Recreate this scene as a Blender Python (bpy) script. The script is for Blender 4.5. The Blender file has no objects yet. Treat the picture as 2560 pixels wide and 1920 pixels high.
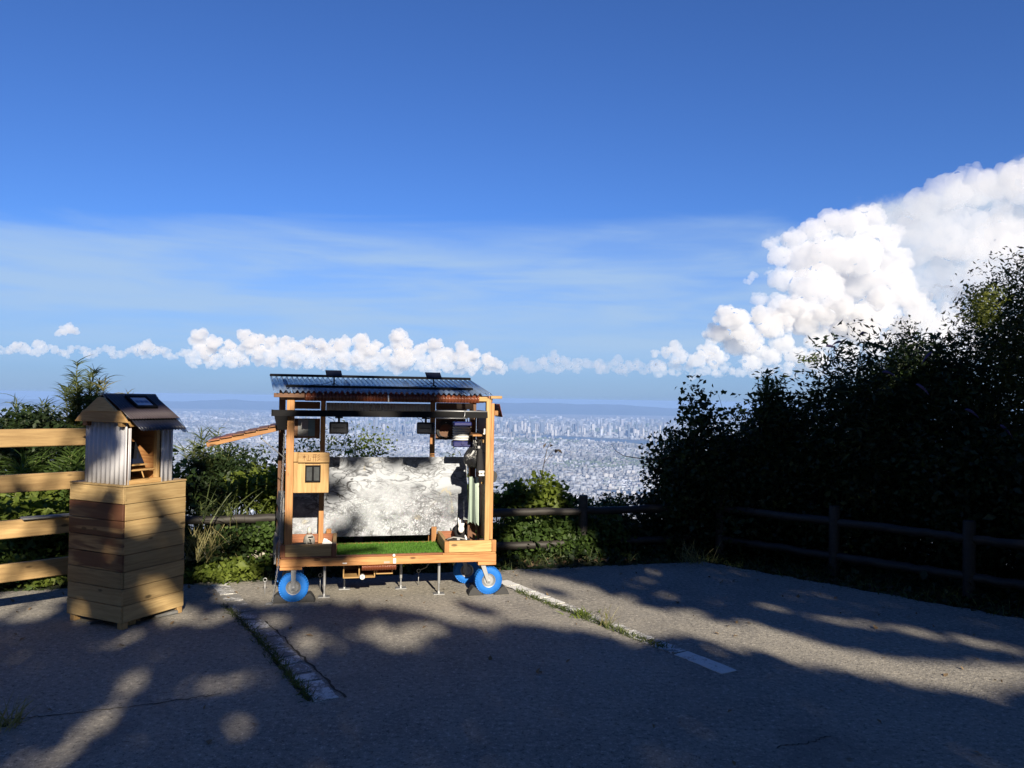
import bpy, bmesh, math, random
import numpy as np
from mathutils import Vector, Matrix
R = math.radians
rng = np.random.default_rng(7)
random.seed(7)
sc = bpy.context.scene
COL = sc.collection

# ------------------------------------------------------------------ camera, world, sun, exposure
PITCH, ROLL, FPX, EYE = math.atan(37 / 1930.0), 0.015, 1930.0, 1.6
cam_d = bpy.data.cameras.new('camera')
cam_d.sensor_width = 36.0
cam_d.lens = FPX / 2560 * 36.0
cam_d.clip_start = 0.05
cam_d.clip_end = 400000
cam = bpy.data.objects.new('camera', cam_d)
COL.objects.link(cam)
FWD = Vector((0, math.cos(PITCH), math.sin(PITCH)))
UP0 = Vector((0, -math.sin(PITCH), math.cos(PITCH)))
RT = Vector((1, 0, 0)) * math.cos(ROLL) + UP0 * math.sin(ROLL)
UP = UP0 * math.cos(ROLL) - Vector((1, 0, 0)) * math.sin(ROLL)
CAM = Vector((0, 0, EYE))
m = Matrix.Identity(4)
for i in range(3):
    m[i][0], m[i][1], m[i][2], m[i][3] = RT[i], UP[i], -FWD[i], CAM[i]
cam.matrix_world = m
sc.camera = cam

SUN_EL, SUN_AZ = R(26), R(18)          # the sun stands behind the viewer and to the right
SUN = Vector((math.sin(SUN_AZ) * math.cos(SUN_EL), -math.cos(SUN_AZ) * math.cos(SUN_EL), math.sin(SUN_EL)))
sun_d = bpy.data.lights.new('sun', 'SUN')
sun_d.energy = 5.0
sun_d.angle = R(0.53)
sun_d.color = (1.0, 0.88, 0.70)
sun = bpy.data.objects.new('sun', sun_d)
COL.objects.link(sun)
sun.rotation_euler = SUN.to_track_quat('Z', 'Y').to_euler()

sc.view_settings.view_transform = 'Standard'
sc.view_settings.look = 'None'
sc.view_settings.gamma = 1
sc.view_settings.exposure = 1.0
sc.render.engine = 'CYCLES'
sc.cycles.use_denoising = True
sc.cycles.max_bounces = 10
sc.cycles.transparent_max_bounces = 32
sc.cycles.volume_bounces = 8

world = bpy.data.worlds.new('World')
sc.world = world
world.use_nodes = True
wt = world.node_tree
wt.nodes.clear()


def nd(t, kind, **kw):
    n = t.nodes.new(kind)
    for k, v in kw.items():
        if k.startswith('i_'):
            key = k[2:]
            key = int(key) if key.isdigit() else key.replace('_', ' ')
            n.inputs[key].default_value = v
        else:
            setattr(n, k, v)
    return n


def lk(t, a, b):
    t.links.new(a, b)


def mth(t, op, a, b=None, clamp=False):
    n = t.nodes.new('ShaderNodeMath')
    n.operation = op
    n.use_clamp = clamp
    for i, v in enumerate((a, b)):
        if v is None:
            continue
        if isinstance(v, (int, float)):
            n.inputs[i].default_value = v
        else:
            t.links.new(v, n.inputs[i])
    return n.outputs[0]


def mapr(t, v, a, b, c=0.0, d=1.0, kind='SMOOTHSTEP'):
    n = t.nodes.new('ShaderNodeMapRange')
    n.interpolation_type = kind
    t.links.new(v, n.inputs[0])
    for i, q in enumerate((a, b, c, d)):
        n.inputs[1 + i].default_value = q
    return n.outputs[0]


def mixc(t, f, a, b, mode='MIX'):
    n = t.nodes.new('ShaderNodeMix')
    n.data_type = 'RGBA'
    n.blend_type = mode
    for s, v in ((n.inputs[0], f), (n.inputs[6], a), (n.inputs[7], b)):
        if isinstance(v, (int, float)):
            s.default_value = v
        elif isinstance(v, tuple):
            s.default_value = (v[0], v[1], v[2], 1)
        else:
            t.links.new(v, s)
    return n.outputs[2]


def noise(t, vec, scale, detail=4, rough=0.55, dist=0.0, dim='3D'):
    n = t.nodes.new('ShaderNodeTexNoise')
    n.noise_dimensions = dim
    n.inputs['Scale'].default_value = scale
    n.inputs['Detail'].default_value = detail
    n.inputs['Roughness'].default_value = rough
    n.inputs['Distortion'].default_value = dist
    if vec is not None:
        t.links.new(vec, n.inputs['Vector'])
    return n.outputs[0]


def mapping(t, vec, scale=(1, 1, 1), loc=(0, 0, 0), rot=(0, 0, 0)):
    n = t.nodes.new('ShaderNodeMapping')
    n.inputs['Location'].default_value = loc
    n.inputs['Rotation'].default_value = rot
    n.inputs['Scale'].default_value = scale
    t.links.new(vec, n.inputs['Vector'])
    return n.outputs[0]


sky = nd(wt, 'ShaderNodeTexSky', sky_type='NISHITA')
sky.sun_disc = False
sky.sun_elevation = SUN_EL
sky.sun_rotation = math.atan2(SUN.x, SUN.y)
sky.altitude = 600
sky.air_density = 1.0
sky.dust_density = 0.3
sky.ozone_density = 3.0
tc = nd(wt, 'ShaderNodeTexCoord')
dirv = tc.outputs['Generated']
sep = nd(wt, 'ShaderNodeSeparateXYZ')
lk(wt, dirv, sep.inputs[0])
el = mth(wt, 'ARCSINE', sep.outputs[2])
# thin high cloud: a veil of streaks that hugs the lower sky all the way round
st = mapping(wt, dirv, (1.6, 1.6, 13.0), rot=(0, 0, 0.35))
n1 = noise(wt, st, 1.7, 5, 0.5, 0.6)
n2 = noise(wt, mapping(wt, dirv, (4, 4, 34)), 1.3, 5, 0.55, 0.4)
wob = mth(wt, 'MULTIPLY', mth(wt, 'SUBTRACT', n1, 0.5), 0.14)
elw = mth(wt, 'ADD', el, wob)
band = mapr(wt, elw, 0.228, 0.170)
veil = mth(wt, 'MULTIPLY', band, mapr(wt, mth(wt, 'ADD', mth(wt, 'MULTIPLY', n1, 0.5), mth(wt, 'MULTIPLY', n2, 0.5)), 0.30, 0.62, 0.25, 0.82))
veil = mth(wt, 'MULTIPLY', veil, mapr(wt, el, 0.02, 0.07, 0.25, 1.0))
skyc = mixc(wt, 1.0, sky.outputs[0], (0.47, 0.745, 1.27), 'MULTIPLY')
hz = mapr(wt, el, 0.17, 0.0, 0.0, 1.0, 'LINEAR')
skyc = mixc(wt, mth(wt, 'MULTIPLY', mth(wt, 'POWER', hz, 1.3), 0.8), skyc, (2.3, 3.6, 6.15))
skyc = mixc(wt, veil, skyc, (4.2, 5.9, 8.2))
# the anvil of the storm cloud: a soft veil spreading from the tower away to the right
az = mth(wt, 'ARCTAN2', sep.outputs[0], sep.outputs[1])
n3 = noise(wt, mapping(wt, dirv, (3.0, 3.0, 7.0)), 2.2, 6, 0.55, 0.3)
azw = mth(wt, 'ADD', az, mth(wt, 'MULTIPLY', mth(wt, 'SUBTRACT', n3, 0.5), 0.10))
elw2 = mth(wt, 'ADD', el, mth(wt, 'ADD', mth(wt, 'MULTIPLY', mth(wt, 'SUBTRACT', n3, 0.5), 0.05), mth(wt, 'MULTIPLY', mth(wt, 'SUBTRACT', noise(wt, dirv, 26.0, 5, 0.6, 0.2), 0.5), 0.045)))
topl = mapr(wt, az, 0.30, 0.60, 0.205, 0.268, 'LINEAR')
n4 = noise(wt, dirv, 22.0, 5, 0.6, 0.2)
anvil = mth(wt, 'MULTIPLY', mapr(wt, mth(wt, 'SUBTRACT', topl, elw2), -0.002, 0.016), mth(wt, 'MULTIPLY', mapr(wt, azw, 0.29, 0.40), mapr(wt, azw, 1.3, 0.9)))
anvil = mth(wt, 'MULTIPLY', anvil, mapr(wt, el, 0.0, 0.14, 0.25, 0.92))
skyc = mixc(wt, mth(wt, 'MULTIPLY', anvil, mapr(wt, n3, 0.3, 0.7, 0.75, 1.0)), skyc, mixc(wt, mapr(wt, mth(wt, 'ADD', mth(wt, 'SUBTRACT', topl, elw2), mth(wt, 'MULTIPLY', mth(wt, 'SUBTRACT', n4, 0.5), 0.10)), 0.07, 0.0), (5.0, 6.1, 7.7), (8.0, 8.3, 8.7)))
bg = nd(wt, 'ShaderNodeBackground')
lk(wt, skyc, bg.inputs[0])
bg.inputs[1].default_value = 0.05
out = nd(wt, 'ShaderNodeOutputWorld')
lk(wt, bg.outputs[0], out.inputs[0])


# ------------------------------------------------------------------ helpers
def ray(px, py):
    d = FWD + RT * ((px - 1280) / FPX) + UP * ((960 - py) / FPX)
    return d.normalized()


def gpt(px, py, z=0.0):
    d = ray(px, py)
    return CAM + d * ((z - EYE) / d.z)


def ypt(px, py, y):
    d = ray(px, py)
    return CAM + d * (y / d.y)


def proj(p):
    v = Vector(p) - CAM
    zz = v.dot(FWD)
    return 1280 + FPX * v.dot(RT) / zz, 960 - FPX * v.dot(UP) / zz


def tag(o, label=None, cat=None, group=None, kind=None):
    if label: o['label'] = label
    if cat: o['category'] = cat
    if group: o['group'] = group
    if kind: o['kind'] = kind
    return o


def empty(name, label, cat, loc=(0, 0, 0), rot=(0, 0, 0), group=None):
    o = bpy.data.objects.new(name, None)
    o.empty_display_size = 0.1
    COL.objects.link(o)
    o.location = loc
    o.rotation_euler = rot
    return tag(o, label, cat, group)


class MB:
    """collects shapes and links them as ONE mesh object"""

    def __init__(s):
        s.v, s.f = [], []

    def add(s, vs, fs):
        b = len(s.v)
        s.v.extend([tuple(p) for p in vs])
        s.f.extend([tuple(i + b for i in q) for q in fs])
        return s

    def box(s, x0, x1, y0, y1, z0, z1):
        return s.add([(x0, y0, z0), (x1, y0, z0), (x1, y1, z0), (x0, y1, z0), (x0, y0, z1), (x1, y0, z1), (x1, y1, z1), (x0, y1, z1)],
                     [(3, 2, 1, 0), (4, 5, 6, 7), (0, 1, 5, 4), (1, 2, 6, 5), (2, 3, 7, 6), (3, 0, 4, 7)])

    def hexa(s, pts):
        return s.add(pts, [(3, 2, 1, 0), (4, 5, 6, 7), (0, 1, 5, 4), (1, 2, 6, 5), (2, 3, 7, 6), (3, 0, 4, 7)])

    def bar(s, a, b, w, h, upv=(0, 0, 1)):
        a, b = Vector(a), Vector(b)
        d = (b - a).normalized()
        u = Vector(upv)
        if abs(d.dot(u)) > 0.98: u = Vector((1, 0, 0))
        x = d.cross(u).normalized() * (w / 2)
        z = x.cross(d).normalized() * (h / 2)
        return s.hexa([a - x - z, a + x - z, b + x - z, b - x - z, a - x + z, a + x + z, b + x + z, b - x + z])

    def tube(s, pts, r, n=8, cap=True):
        pts = [Vector(p) for p in pts]
        rs = r if isinstance(r, (list, tuple)) else [r] * len(pts)
        base = len(s.v)
        prev = None
        for i, p in enumerate(pts):
            d = (pts[min(i + 1, len(pts) - 1)] - pts[max(i - 1, 0)]).normalized()
            ref = Vector((0, 0, 1)) if abs(d.z) < 0.9 else Vector((1, 0, 0))
            if prev is None:
                x = d.cross(ref).normalized()
            else:
                x = (prev - d * prev.dot(d)).normalized()
            prev = x
            y = d.cross(x)
            for k in range(n):
                a = 2 * math.pi * k / n
                s.v.append(tuple(p + x * (rs[i] * math.cos(a)) + y * (rs[i] * math.sin(a))))
        for i in range(len(pts) - 1):
            for k in range(n):
                k2 = (k + 1) % n
                s.f.append((base + i * n + k, base + i * n + k2, base + (i + 1) * n + k2, base + (i + 1) * n + k))
        if cap:
            s.f.append(tuple(base + k for k in range(n - 1, -1, -1)))
            s.f.append(tuple(base + (len(pts) - 1) * n + k for k in range(n)))
        return s

    def lathe(s, prof, c=(0, 0, 0), axis='z', n=24, cap=True):
        """prof: list of (radius, offset along axis)"""
        base = len(s.v)
        for (r, t) in prof:
            for k in range(n):
                a = 2 * math.pi * k / n
                q = (r * math.cos(a), r * math.sin(a), t)
                if axis == 'y': q = (q[0], q[2], q[1])
                if axis == 'x': q = (q[2], q[0], q[1])
                s.v.append((c[0] + q[0], c[1] + q[1], c[2] + q[2]))
        for i in range(len(prof) - 1):
            for k in range(n):
                k2 = (k + 1) % n
                s.f.append((base + i * n + k, base + i * n + k2, base + (i + 1) * n + k2, base + (i + 1) * n + k))
        if cap:
            s.f.append(tuple(base + k for k in range(n - 1, -1, -1)))
            s.f.append(tuple(base + (len(prof) - 1) * n + k for k in range(n)))
        return s

    def prism(s, outline, axis, a, b):
        """outline: 2-D points; extruded along axis from a to b"""
        def p3(q, t):
            return {'x': (t, q[0], q[1]), 'y': (q[0], t, q[1]), 'z': (q[0], q[1], t)}[axis]
        n = len(outline)
        return s.add([p3(q, a) for q in outline] + [p3(q, b) for q in outline],
                     [tuple(range(n - 1, -1, -1)), tuple(range(n, 2 * n))] + [(i, (i + 1) % n, n + (i + 1) % n, n + i) for i in range(n)])

    def build(s, name, mat, parent=None, smooth=False, bevel=0.0, loc=None, rot=None):
        me = bpy.data.meshes.new(name)
        me.from_pydata(s.v, [], s.f)
        bm = bmesh.new()
        bm.from_mesh(me)
        bmesh.ops.recalc_face_normals(bm, faces=bm.faces)
        bm.to_mesh(me)
        bm.free()
        me.materials.append(mat)
        if smooth is True:
            me.polygons.foreach_set('use_smooth', [True] * len(me.polygons))
        o = bpy.data.objects.new(name, me)
        COL.objects.link(o)
        if parent is not None: o.parent = parent
        if loc is not None: o.location = loc
        if rot is not None: o.rotation_euler = rot
        if bevel:
            b = o.modifiers.new('bevel', 'BEVEL')
            b.width = bevel
            b.segments = 1
            b.limit_method = 'ANGLE'
        if smooth == 'auto':
            me.polygons.foreach_set('use_smooth', [True] * len(me.polygons))
            e = o.modifiers.new('split', 'EDGE_SPLIT')
            e.split_angle = R(40)
        return o


def np_mesh(name, V, F, mat, parent=None, smooth=False, colors=None):
    """V (n,3), F (m,k) arrays"""
    me = bpy.data.meshes.new(name)
    V = np.asarray(V, dtype=np.float32)
    F = np.asarray(F, dtype=np.int32)
    k = F.shape[1]
    me.vertices.add(len(V))
    me.vertices.foreach_set('co', V.ravel())
    me.loops.add(F.size)
    me.loops.foreach_set('vertex_index', F.ravel())
    me.polygons.add(len(F))
    me.polygons.foreach_set('loop_start', np.arange(0, F.size, k, dtype=np.int32))
    me.polygons.foreach_set('loop_total', np.full(len(F), k, dtype=np.int32))
    if smooth:
        me.polygons.foreach_set('use_smooth', np.ones(len(F), dtype=bool))
    if colors is not None:
        at = me.color_attributes.new('tint', 'FLOAT_COLOR', 'POINT')
        c4 = np.ones((len(V), 4), dtype=np.float32)
        c4[:, :3] = colors
        at.data.foreach_set('color', c4.ravel())
    me.update()
    me.validate()
    me.materials.append(mat)
    o = bpy.data.objects.new(name, me)
    COL.objects.link(o)
    if parent is not None: o.parent = parent
    return o


def material(name, build):
    mt = bpy.data.materials.new(name)
    mt.use_nodes = True
    t = mt.node_tree
    t.nodes.clear()
    o = t.nodes.new('ShaderNodeOutputMaterial')
    r = build(t)
    if r is not None:
        t.links.new(r, o.inputs['Surface'])
    return mt


def pbsdf(t, color=None, rough=0.6, metal=0.0, spec=0.5, bump=None, bstr=0.3, bdist=0.01, alpha=None):
    p = t.nodes.new('ShaderNodeBsdfPrincipled')
    if isinstance(color, tuple):
        p.inputs['Base Color'].default_value = (*color, 1)
    elif color is not None:
        t.links.new(color, p.inputs['Base Color'])
    if isinstance(rough, (int, float)):
        p.inputs['Roughness'].default_value = rough
    else:
        t.links.new(rough, p.inputs['Roughness'])
    p.inputs['Metallic'].default_value = metal
    p.inputs['Specular IOR Level'].default_value = spec
    if bump is not None:
        b = t.nodes.new('ShaderNodeBump')
        b.inputs['Strength'].default_value = bstr
        b.inputs['Distance'].default_value = bdist
        t.links.new(bump, b.inputs['Height'])
        t.links.new(b.outputs[0], p.inputs['Normal'])
    return p.outputs[0]


def objco(t):
    """object coordinates, shifted by a random amount per object"""
    c = t.nodes.new('ShaderNodeTexCoord')
    i = t.nodes.new('ShaderNodeObjectInfo')
    a = t.nodes.new('ShaderNodeVectorMath')
    a.operation = 'ADD'
    s = t.nodes.new('ShaderNodeVectorMath')
    s.operation = 'SCALE'
    s.inputs[0].default_value = (37.0, 21.0, 53.0)
    t.links.new(i.outputs['Random'], s.inputs['Scale'])
    t.links.new(c.outputs['Object'], a.inputs[0])
    t.links.new(s.outputs[0], a.inputs[1])
    return a.outputs[0], i.outputs['Random']


def plain(name, c, rough=0.6, metal=0.0, var=0.25, scale=9.0, spec=0.5, bstr=0.15):
    def f(t):
        co, rnd = objco(t)
        n = noise(t, co, scale, 5)
        col = mixc(t, n, tuple(q * (1 - var) for q in c), tuple(min(1, q * (1 + var)) for q in c))
        return pbsdf(t, col, rough, metal, spec, bump=noise(t, co, scale * 12, 3), bstr=bstr, bdist=0.004)
    return material(name, f)


def wood(name, c1, c2, axis='x', knots=True, grain=1.0, stain=None, rough=0.6):
    def f(t):
        co, rnd = objco(t)
        s = {'x': (2.2, 30, 30), 'y': (30, 2.2, 30), 'z': (30, 30, 2.2)}[axis]
        g1 = noise(t, mapping(t, co, s), 1.0 * grain, 4, 0.6, 1.2)
        s2 = tuple(q * 3.2 for q in s)
        g2 = noise(t, mapping(t, co, s2), 1.0 * grain, 3, 0.6, 0.4)
        g = mth(t, 'ADD', mth(t, 'MULTIPLY', g1, 0.65), mth(t, 'MULTIPLY', g2, 0.35))
        col = mixc(t, mapr(t, g, 0.34, 0.66), c1, c2)
        hv = t.nodes.new('ShaderNodeHueSaturation')
        t.links.new(mapr(t, rnd, 0, 1, 0.78, 1.18, 'LINEAR'), hv.inputs['Value'])
        t.links.new(col, hv.inputs['Color'])
        col = hv.outputs[0]
        if stain is not None:
            sn = noise(t, mapping(t, co, {'x': (1.2, 9, 9), 'y': (9, 1.2, 9), 'z': (9, 9, 1.2)}[axis]), 1.0, 3, 0.5, 0.8)
            col = mixc(t, mapr(t, sn, 0.40, 0.54, 0, 0.88), col, stain)
        if knots:
            v = t.nodes.new('ShaderNodeTexVoronoi')
            v.inputs['Scale'].default_value = 1.0
            ks = {'x': (4.5, 11, 11), 'y': (11, 4.5, 11), 'z': (11, 11, 4.5)}[axis]
            t.links.new(mapping(t, co, ks), v.inputs['Vector'])
            col = mixc(t, mapr(t, v.outputs['Distance'], 0.16, 0.08, 0, 0.8), col, tuple(q * 0.22 for q in c1))
        return pbsdf(t, col, rough, 0, 0.35, bump=g, bstr=0.25, bdist=0.004)
    return material(name, f)


def leafmat(name, c1, c2, scale=3.0, trans=0.35):
    def f(t):
        c = t.nodes.new('ShaderNodeTexCoord')
        n = noise(t, c.outputs['Object'], scale, 3)
        n2 = noise(t, c.outputs['Object'], scale * 9, 2)
        f_ = mapr(t, mth(t, 'ADD', mth(t, 'MULTIPLY', n, 0.6), mth(t, 'MULTIPLY', n2, 0.4)), 0.36, 0.64)
        col = mixc(t, f_, c1, c2)
        p = pbsdf(t, col, 0.55, 0, 0.3)
        tr = t.nodes.new('ShaderNodeBsdfTranslucent')
        tcol = mixc(t, 1.0, col, (1.25, 1.45, 0.55), 'MULTIPLY')
        t.links.new(tcol, tr.inputs[0])
        mx = t.nodes.new('ShaderNodeMixShader')
        mx.inputs[0].default_value = trans
        t.links.new(p, mx.inputs[1])
        t.links.new(tr.outputs[0], mx.inputs[2])
        return mx.outputs[0]
    return material(name, f)

# ------------------------------------------------------------------ ground: the lot, the mountainside, the plain
EA0, EA1, EB1 = Vector((-3.785, 6.263)), Vector((1.948, 7.758)), Vector((3.878, 5.84))
dA = (EA1 - EA0).normalized(); nA = Vector((-dA.y, dA.x))
dB = (EB1 - EA1).normalized(); nB = Vector((-dB.y, dB.x))
if nB.y < 0: nB = -nB


def edge_d(x, y):
    """signed distance beyond the edge of the paved lot"""
    return np.maximum((x - EA0.x) * nA.x + (y - EA0.y) * nA.y, (x - EA1.x) * nB.x + (y - EA1.y) * nB.y)


def terr_z(x, y):
    d = np.maximum(edge_d(x, y), np.maximum(-70 - x, -90 - y))
    z = np.where(d < 1.3, -0.03, 0)
    z = np.where((d >= 1.3) & (d < 120), -0.03 - (d - 1.3) * 0.62, z)
    z0 = -0.03 - 118.7 * 0.62
    z = np.where(d >= 120, np.maximum(z0 - (d - 120) * 0.21, -600.0), z)
    bump = 0.05 * np.sin(x * 2.1) * np.sin(y * 1.7 + 1)
    return z + np.where((d > 0.1) & (d < 200), bump, 0)


def axis_vals(lo, hi, c0, c1, step, grow=1.28):
    v = list(np.arange(c0, c1 + 1e-6, step))
    s, p = step, c1
    while p < hi:
        s *= grow; p += s; v.append(min(p, hi))
    s, p = step, c0
    while p > lo:
        s *= grow; p -= s; v.insert(0, max(p, lo))
    return np.array(v)


def terrain_nodes(t):
    co = t.nodes.new('ShaderNodeTexCoord').outputs['Object']
    sp = t.nodes.new('ShaderNodeSeparateXYZ'); t.links.new(co, sp.inputs[0])
    wood_ = mixc(t, mapr(t, noise(t, co, 2.2, 6), 0.35, 0.65), (0.010, 0.018, 0.006), (0.035, 0.040, 0.016))
    plain_ = mixc(t, mapr(t, noise(t, co, 0.004, 12, 0.7), 0.40, 0.62), (0.15, 0.165, 0.185), (0.23, 0.245, 0.265))
    plain_ = mixc(t, mapr(t, noise(t, co, 0.0011, 6, 0.6), 0.56, 0.66, 0, 0.7), plain_, (0.07, 0.10, 0.085))
    return pbsdf(t, mixc(t, mapr(t, sp.outputs[2], -598, -585), plain_, wood_), 0.9, bump=noise(t, co, 5, 6), bstr=0.6, bdist=0.03)


M_terr = material('hillside_soil', terrain_nodes)
xs = axis_vals(-40000, 40000, -9, 9, 0.4)
ys = axis_vals(-2500, 44000, 0, 13, 0.4)
X, Y = np.meshgrid(xs, ys)
Z = terr_z(X, Y)
nx, ny = len(xs), len(ys)
idx = np.arange(nx * ny).reshape(ny, nx)
F = np.stack([idx[:-1, :-1], idx[:-1, 1:], idx[1:, 1:], idx[1:, :-1]], -1).reshape(-1, 4)
o = np_mesh('terrain', np.stack([X, Y, Z], -1).reshape(-1, 3), F, M_terr, smooth=True)
tag(o, kind='structure')


def asphalt_nodes(t):
    co = t.nodes.new('ShaderNodeTexCoord').outputs['Object']
    big = noise(t, co, 0.6, 6, 0.6)
    mid = noise(t, co, 5, 6, 0.65)
    g1 = noise(t, co, 34, 4, 0.7)
    g2 = noise(t, co, 110, 3, 0.7)
    grit = mth(t, 'ADD', mth(t, 'MULTIPLY', g1, 0.55), mth(t, 'MULTIPLY', g2, 0.45))
    v = t.nodes.new('ShaderNodeTexVoronoi'); v.inputs['Scale'].default_value = 60
    t.links.new(co, v.inputs['Vector'])
    col = mixc(t, mapr(t, big, 0.35, 0.65), (0.190, 0.180, 0.160), (0.250, 0.235, 0.206))
    col = mixc(t, mapr(t, mid, 0.42, 0.66, 0, 0.55), col, (0.29, 0.27, 0.23))
    col = mixc(t, mapr(t, grit, 0.53, 0.62, 0, 0.9), col, (0.46, 0.43, 0.37))
    col = mixc(t, mapr(t, grit, 0.47, 0.39, 0, 0.9), col, (0.060, 0.058, 0.053))
    # old stains and a darker patch here and there
    col = mixc(t, mapr(t, noise(t, co, 0.9, 5, 0.6, 0.6), 0.58, 0.70, 0, 0.45), col, (0.11, 0.105, 0.10))
    # a few pale stone chips
    col = mixc(t, mth(t, 'MULTIPLY', mapr(t, v.outputs['Distance'], 0.16, 0.10), mapr(t, noise(t, co, 23, 2), 0.60, 0.68)), col, (0.60, 0.58, 0.53))
    h = mth(t, 'ADD', mth(t, 'MULTIPLY', grit, 1.0), mth(t, 'MULTIPLY', v.outputs['Distance'], 0.35))
    return pbsdf(t, col, 0.88, 0, 0.25, bump=h, bstr=0.55, bdist=0.012)


M_asph = material('worn_asphalt', asphalt_nodes)
# paved lot: one slab whose far edge is slightly ragged
pts = [(-70, EA0.y + (-70 - EA0.x) * dA.y / dA.x)]
rr = random.Random(3)
for k in range(141):
    p = EA0 + dA * (-3 + k * ((EA1 - EA0).length + 3) / 140) + nA * rr.uniform(-0.025, 0.03)
    pts.append((p.x, p.y))
for k in range(1, 101):
    p = EA1 + dB * (k * 0.09) + nB * rr.uniform(-0.03, 0.035)
    pts.append((p.x, p.y))
p = EA1 + dB * 130
pts += [(p.x, p.y), (p.x, -89), (-70, -89)]
tag(MB().prism(pts, 'z', -0.06, 0.0).build('parking_lot', M_asph), kind='structure')

# ------------------------------------------------------------------ the far range
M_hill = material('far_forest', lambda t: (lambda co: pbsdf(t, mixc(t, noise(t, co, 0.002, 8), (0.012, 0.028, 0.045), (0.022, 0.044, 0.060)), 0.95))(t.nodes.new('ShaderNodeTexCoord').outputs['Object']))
prof = [(-900, 1000), (0, 996), (430, 1003), (520, 1001), (590, 999), (650, 1003), (900, 1000), (1100, 1003), (1235, 1006), (1290, 1007), (1370, 1008), (1450, 1010), (1515, 1010), (1570, 1014), (1640, 1018), (1800, 1024), (2200, 1022), (2560, 1027), (3500, 1030)]
pxs = np.linspace(-900, 3500, 420)
top = np.interp(pxs, [p[0] for p in prof], [p[1] for p in prof])
top += 0.7 * np.sin(pxs * 0.031) + 0.5 * np.sin(pxs * 0.083 + 1) + 0.25 * np.sin(pxs * 0.21)
V = []
rows = [(31500, 0.0), (32300, 0.35), (33200, 0.6), (34000, 1.0), (35200, 0.72), (37000, 0.45), (40000, 0.0)]
for (dist, fr) in rows:
    for i, px in enumerate(pxs):
        d = ray(px, top[i])
        q = CAM + d * (34000 / d.y)
        zt = q.z
        jig = 1 + 0.10 * math.sin(i * 0.7 + dist * 0.01) * (1 if 0 < fr < 1 else 0)
        V.append((q.x * dist / 34000, dist, -602 + (zt + 602) * min(1.0, fr * jig)))
n = len(pxs)
idx = np.arange(n * len(rows)).reshape(len(rows), n)
F = np.stack([idx[:-1, :-1], idx[:-1, 1:], idx[1:, 1:], idx[1:, :-1]], -1).reshape(-1, 4)
tag(np_mesh('hills', V, F, M_hill, smooth=True), kind='structure')

# ------------------------------------------------------------------ rivers on the plain
M_water = material('river_water', lambda t: pbsdf(t, (0.03, 0.055, 0.085), 0.35, 0, 0.5))
RIV = [((900, 1079, 1081), (1235, 1083, 1087.5), (1330, 1086, 1091), (1400, 1089.5, 1096.5), (1520, 1096, 1104.5), (1660, 1104, 1115), (1900, 1120, 1133), (2300, 1148, 1166)),
       ((1490, 1222, 1229), (1560, 1226, 1237), (1640, 1231, 1241), (1760, 1238, 1247))]


def on_river(px, py):
    r = np.zeros(len(px), bool)
    for rv in RIV:
        a = [q[0] for q in rv]
        u = np.interp(px, a, [q[1] for q in rv]); l = np.interp(px, a, [q[2] for q in rv])
        r |= (px > a[0]) & (px < a[-1]) & (py > u - 0.6) & (py < l + 0.6)
    return r


for k, rv in enumerate(RIV):
    b = MB()
    vs = [gpt(q[0], q[1], -599.0) for q in rv] + [gpt(q[0], q[2], -599.0) for q in rv]
    n = len(rv)
    b.add(vs, [(i, i + 1, n + i + 1, n + i) for i in range(n - 1)])
    tag(b.build('river', M_water), kind='structure')

# ------------------------------------------------------------------ the city: countless small buildings in one mass, the big ones singly
M_city = material('city_walls', lambda t: (lambda a: pbsdf(t, a.outputs['Color'], 0.7, 0, 0.3))(nd(t, 'ShaderNodeAttribute', attribute_name='tint')))
NB = 105000
px = rng.uniform(-150, 2700, NB)
u = rng.uniform(0, 1, NB)
py0 = 1041 + (u ** 0.85) * 250
py = py0 + (px - 1280) * 0.015
keep = ~on_river(px, py)
clump = np.sin(px * 0.021 + 1.3 * np.sin(py0 * 0.13)) * np.sin(py0 * 0.37 + 0.7 * np.sin(px * 0.017)) + 0.6 * np.sin(px * 0.07 + py0 * 0.9)
keep &= rng.uniform(-1.7, 1.0, NB) < clump + 0.45
px, py, py0 = px[keep], py[keep], py0[keep]
NB = len(px)
ex = (px - 1280) / FPX
ey = (960 - py) / FPX
D = np.array(FWD)[None] + np.array(RT)[None] * ex[:, None] + np.array(UP)[None] * ey[:, None]
tpar = (-600 - EYE) / D[:, 2]
P = np.array(CAM)[None] + D * tpar[:, None]
dist = P[:, 1]
clump2 = np.sin(P[:, 0] * 0.0021 + 1.5 * np.sin(P[:, 1] * 0.0007)) * np.sin(P[:, 1] * 0.0013 + 0.9 * np.sin(P[:, 0] * 0.0012)) + 0.5 * np.sin(P[:, 0] * 0.006 + P[:, 1] * 0.004)
sz = (8 + dist * 0.0017) * rng.lognormal(0, 0.42, NB)
asp = rng.uniform(0.55, 1.9, NB)
hh = (5 + dist * 0.00085) * rng.lognormal(0, 0.5, NB)
downtown = (py0 > 1056) & (py0 < 1094) & (px > 700)
hh = np.where(downtown & (rng.uniform(0, 1, NB) < 0.25), hh * rng.uniform(2.0, 5.0, NB), hh)
fac = rng.uniform(0, 1, NB) < 0.10                       # wide low sheds
asp = np.where(fac, rng.uniform(2.0, 4.0, NB), asp)
hh = np.where(fac, hh * 0.7, hh)
ang = np.where(rng.uniform(0, 1, NB) < 0.7, 0.22, -0.5) + rng.normal(0, 0.08, NB)
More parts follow.
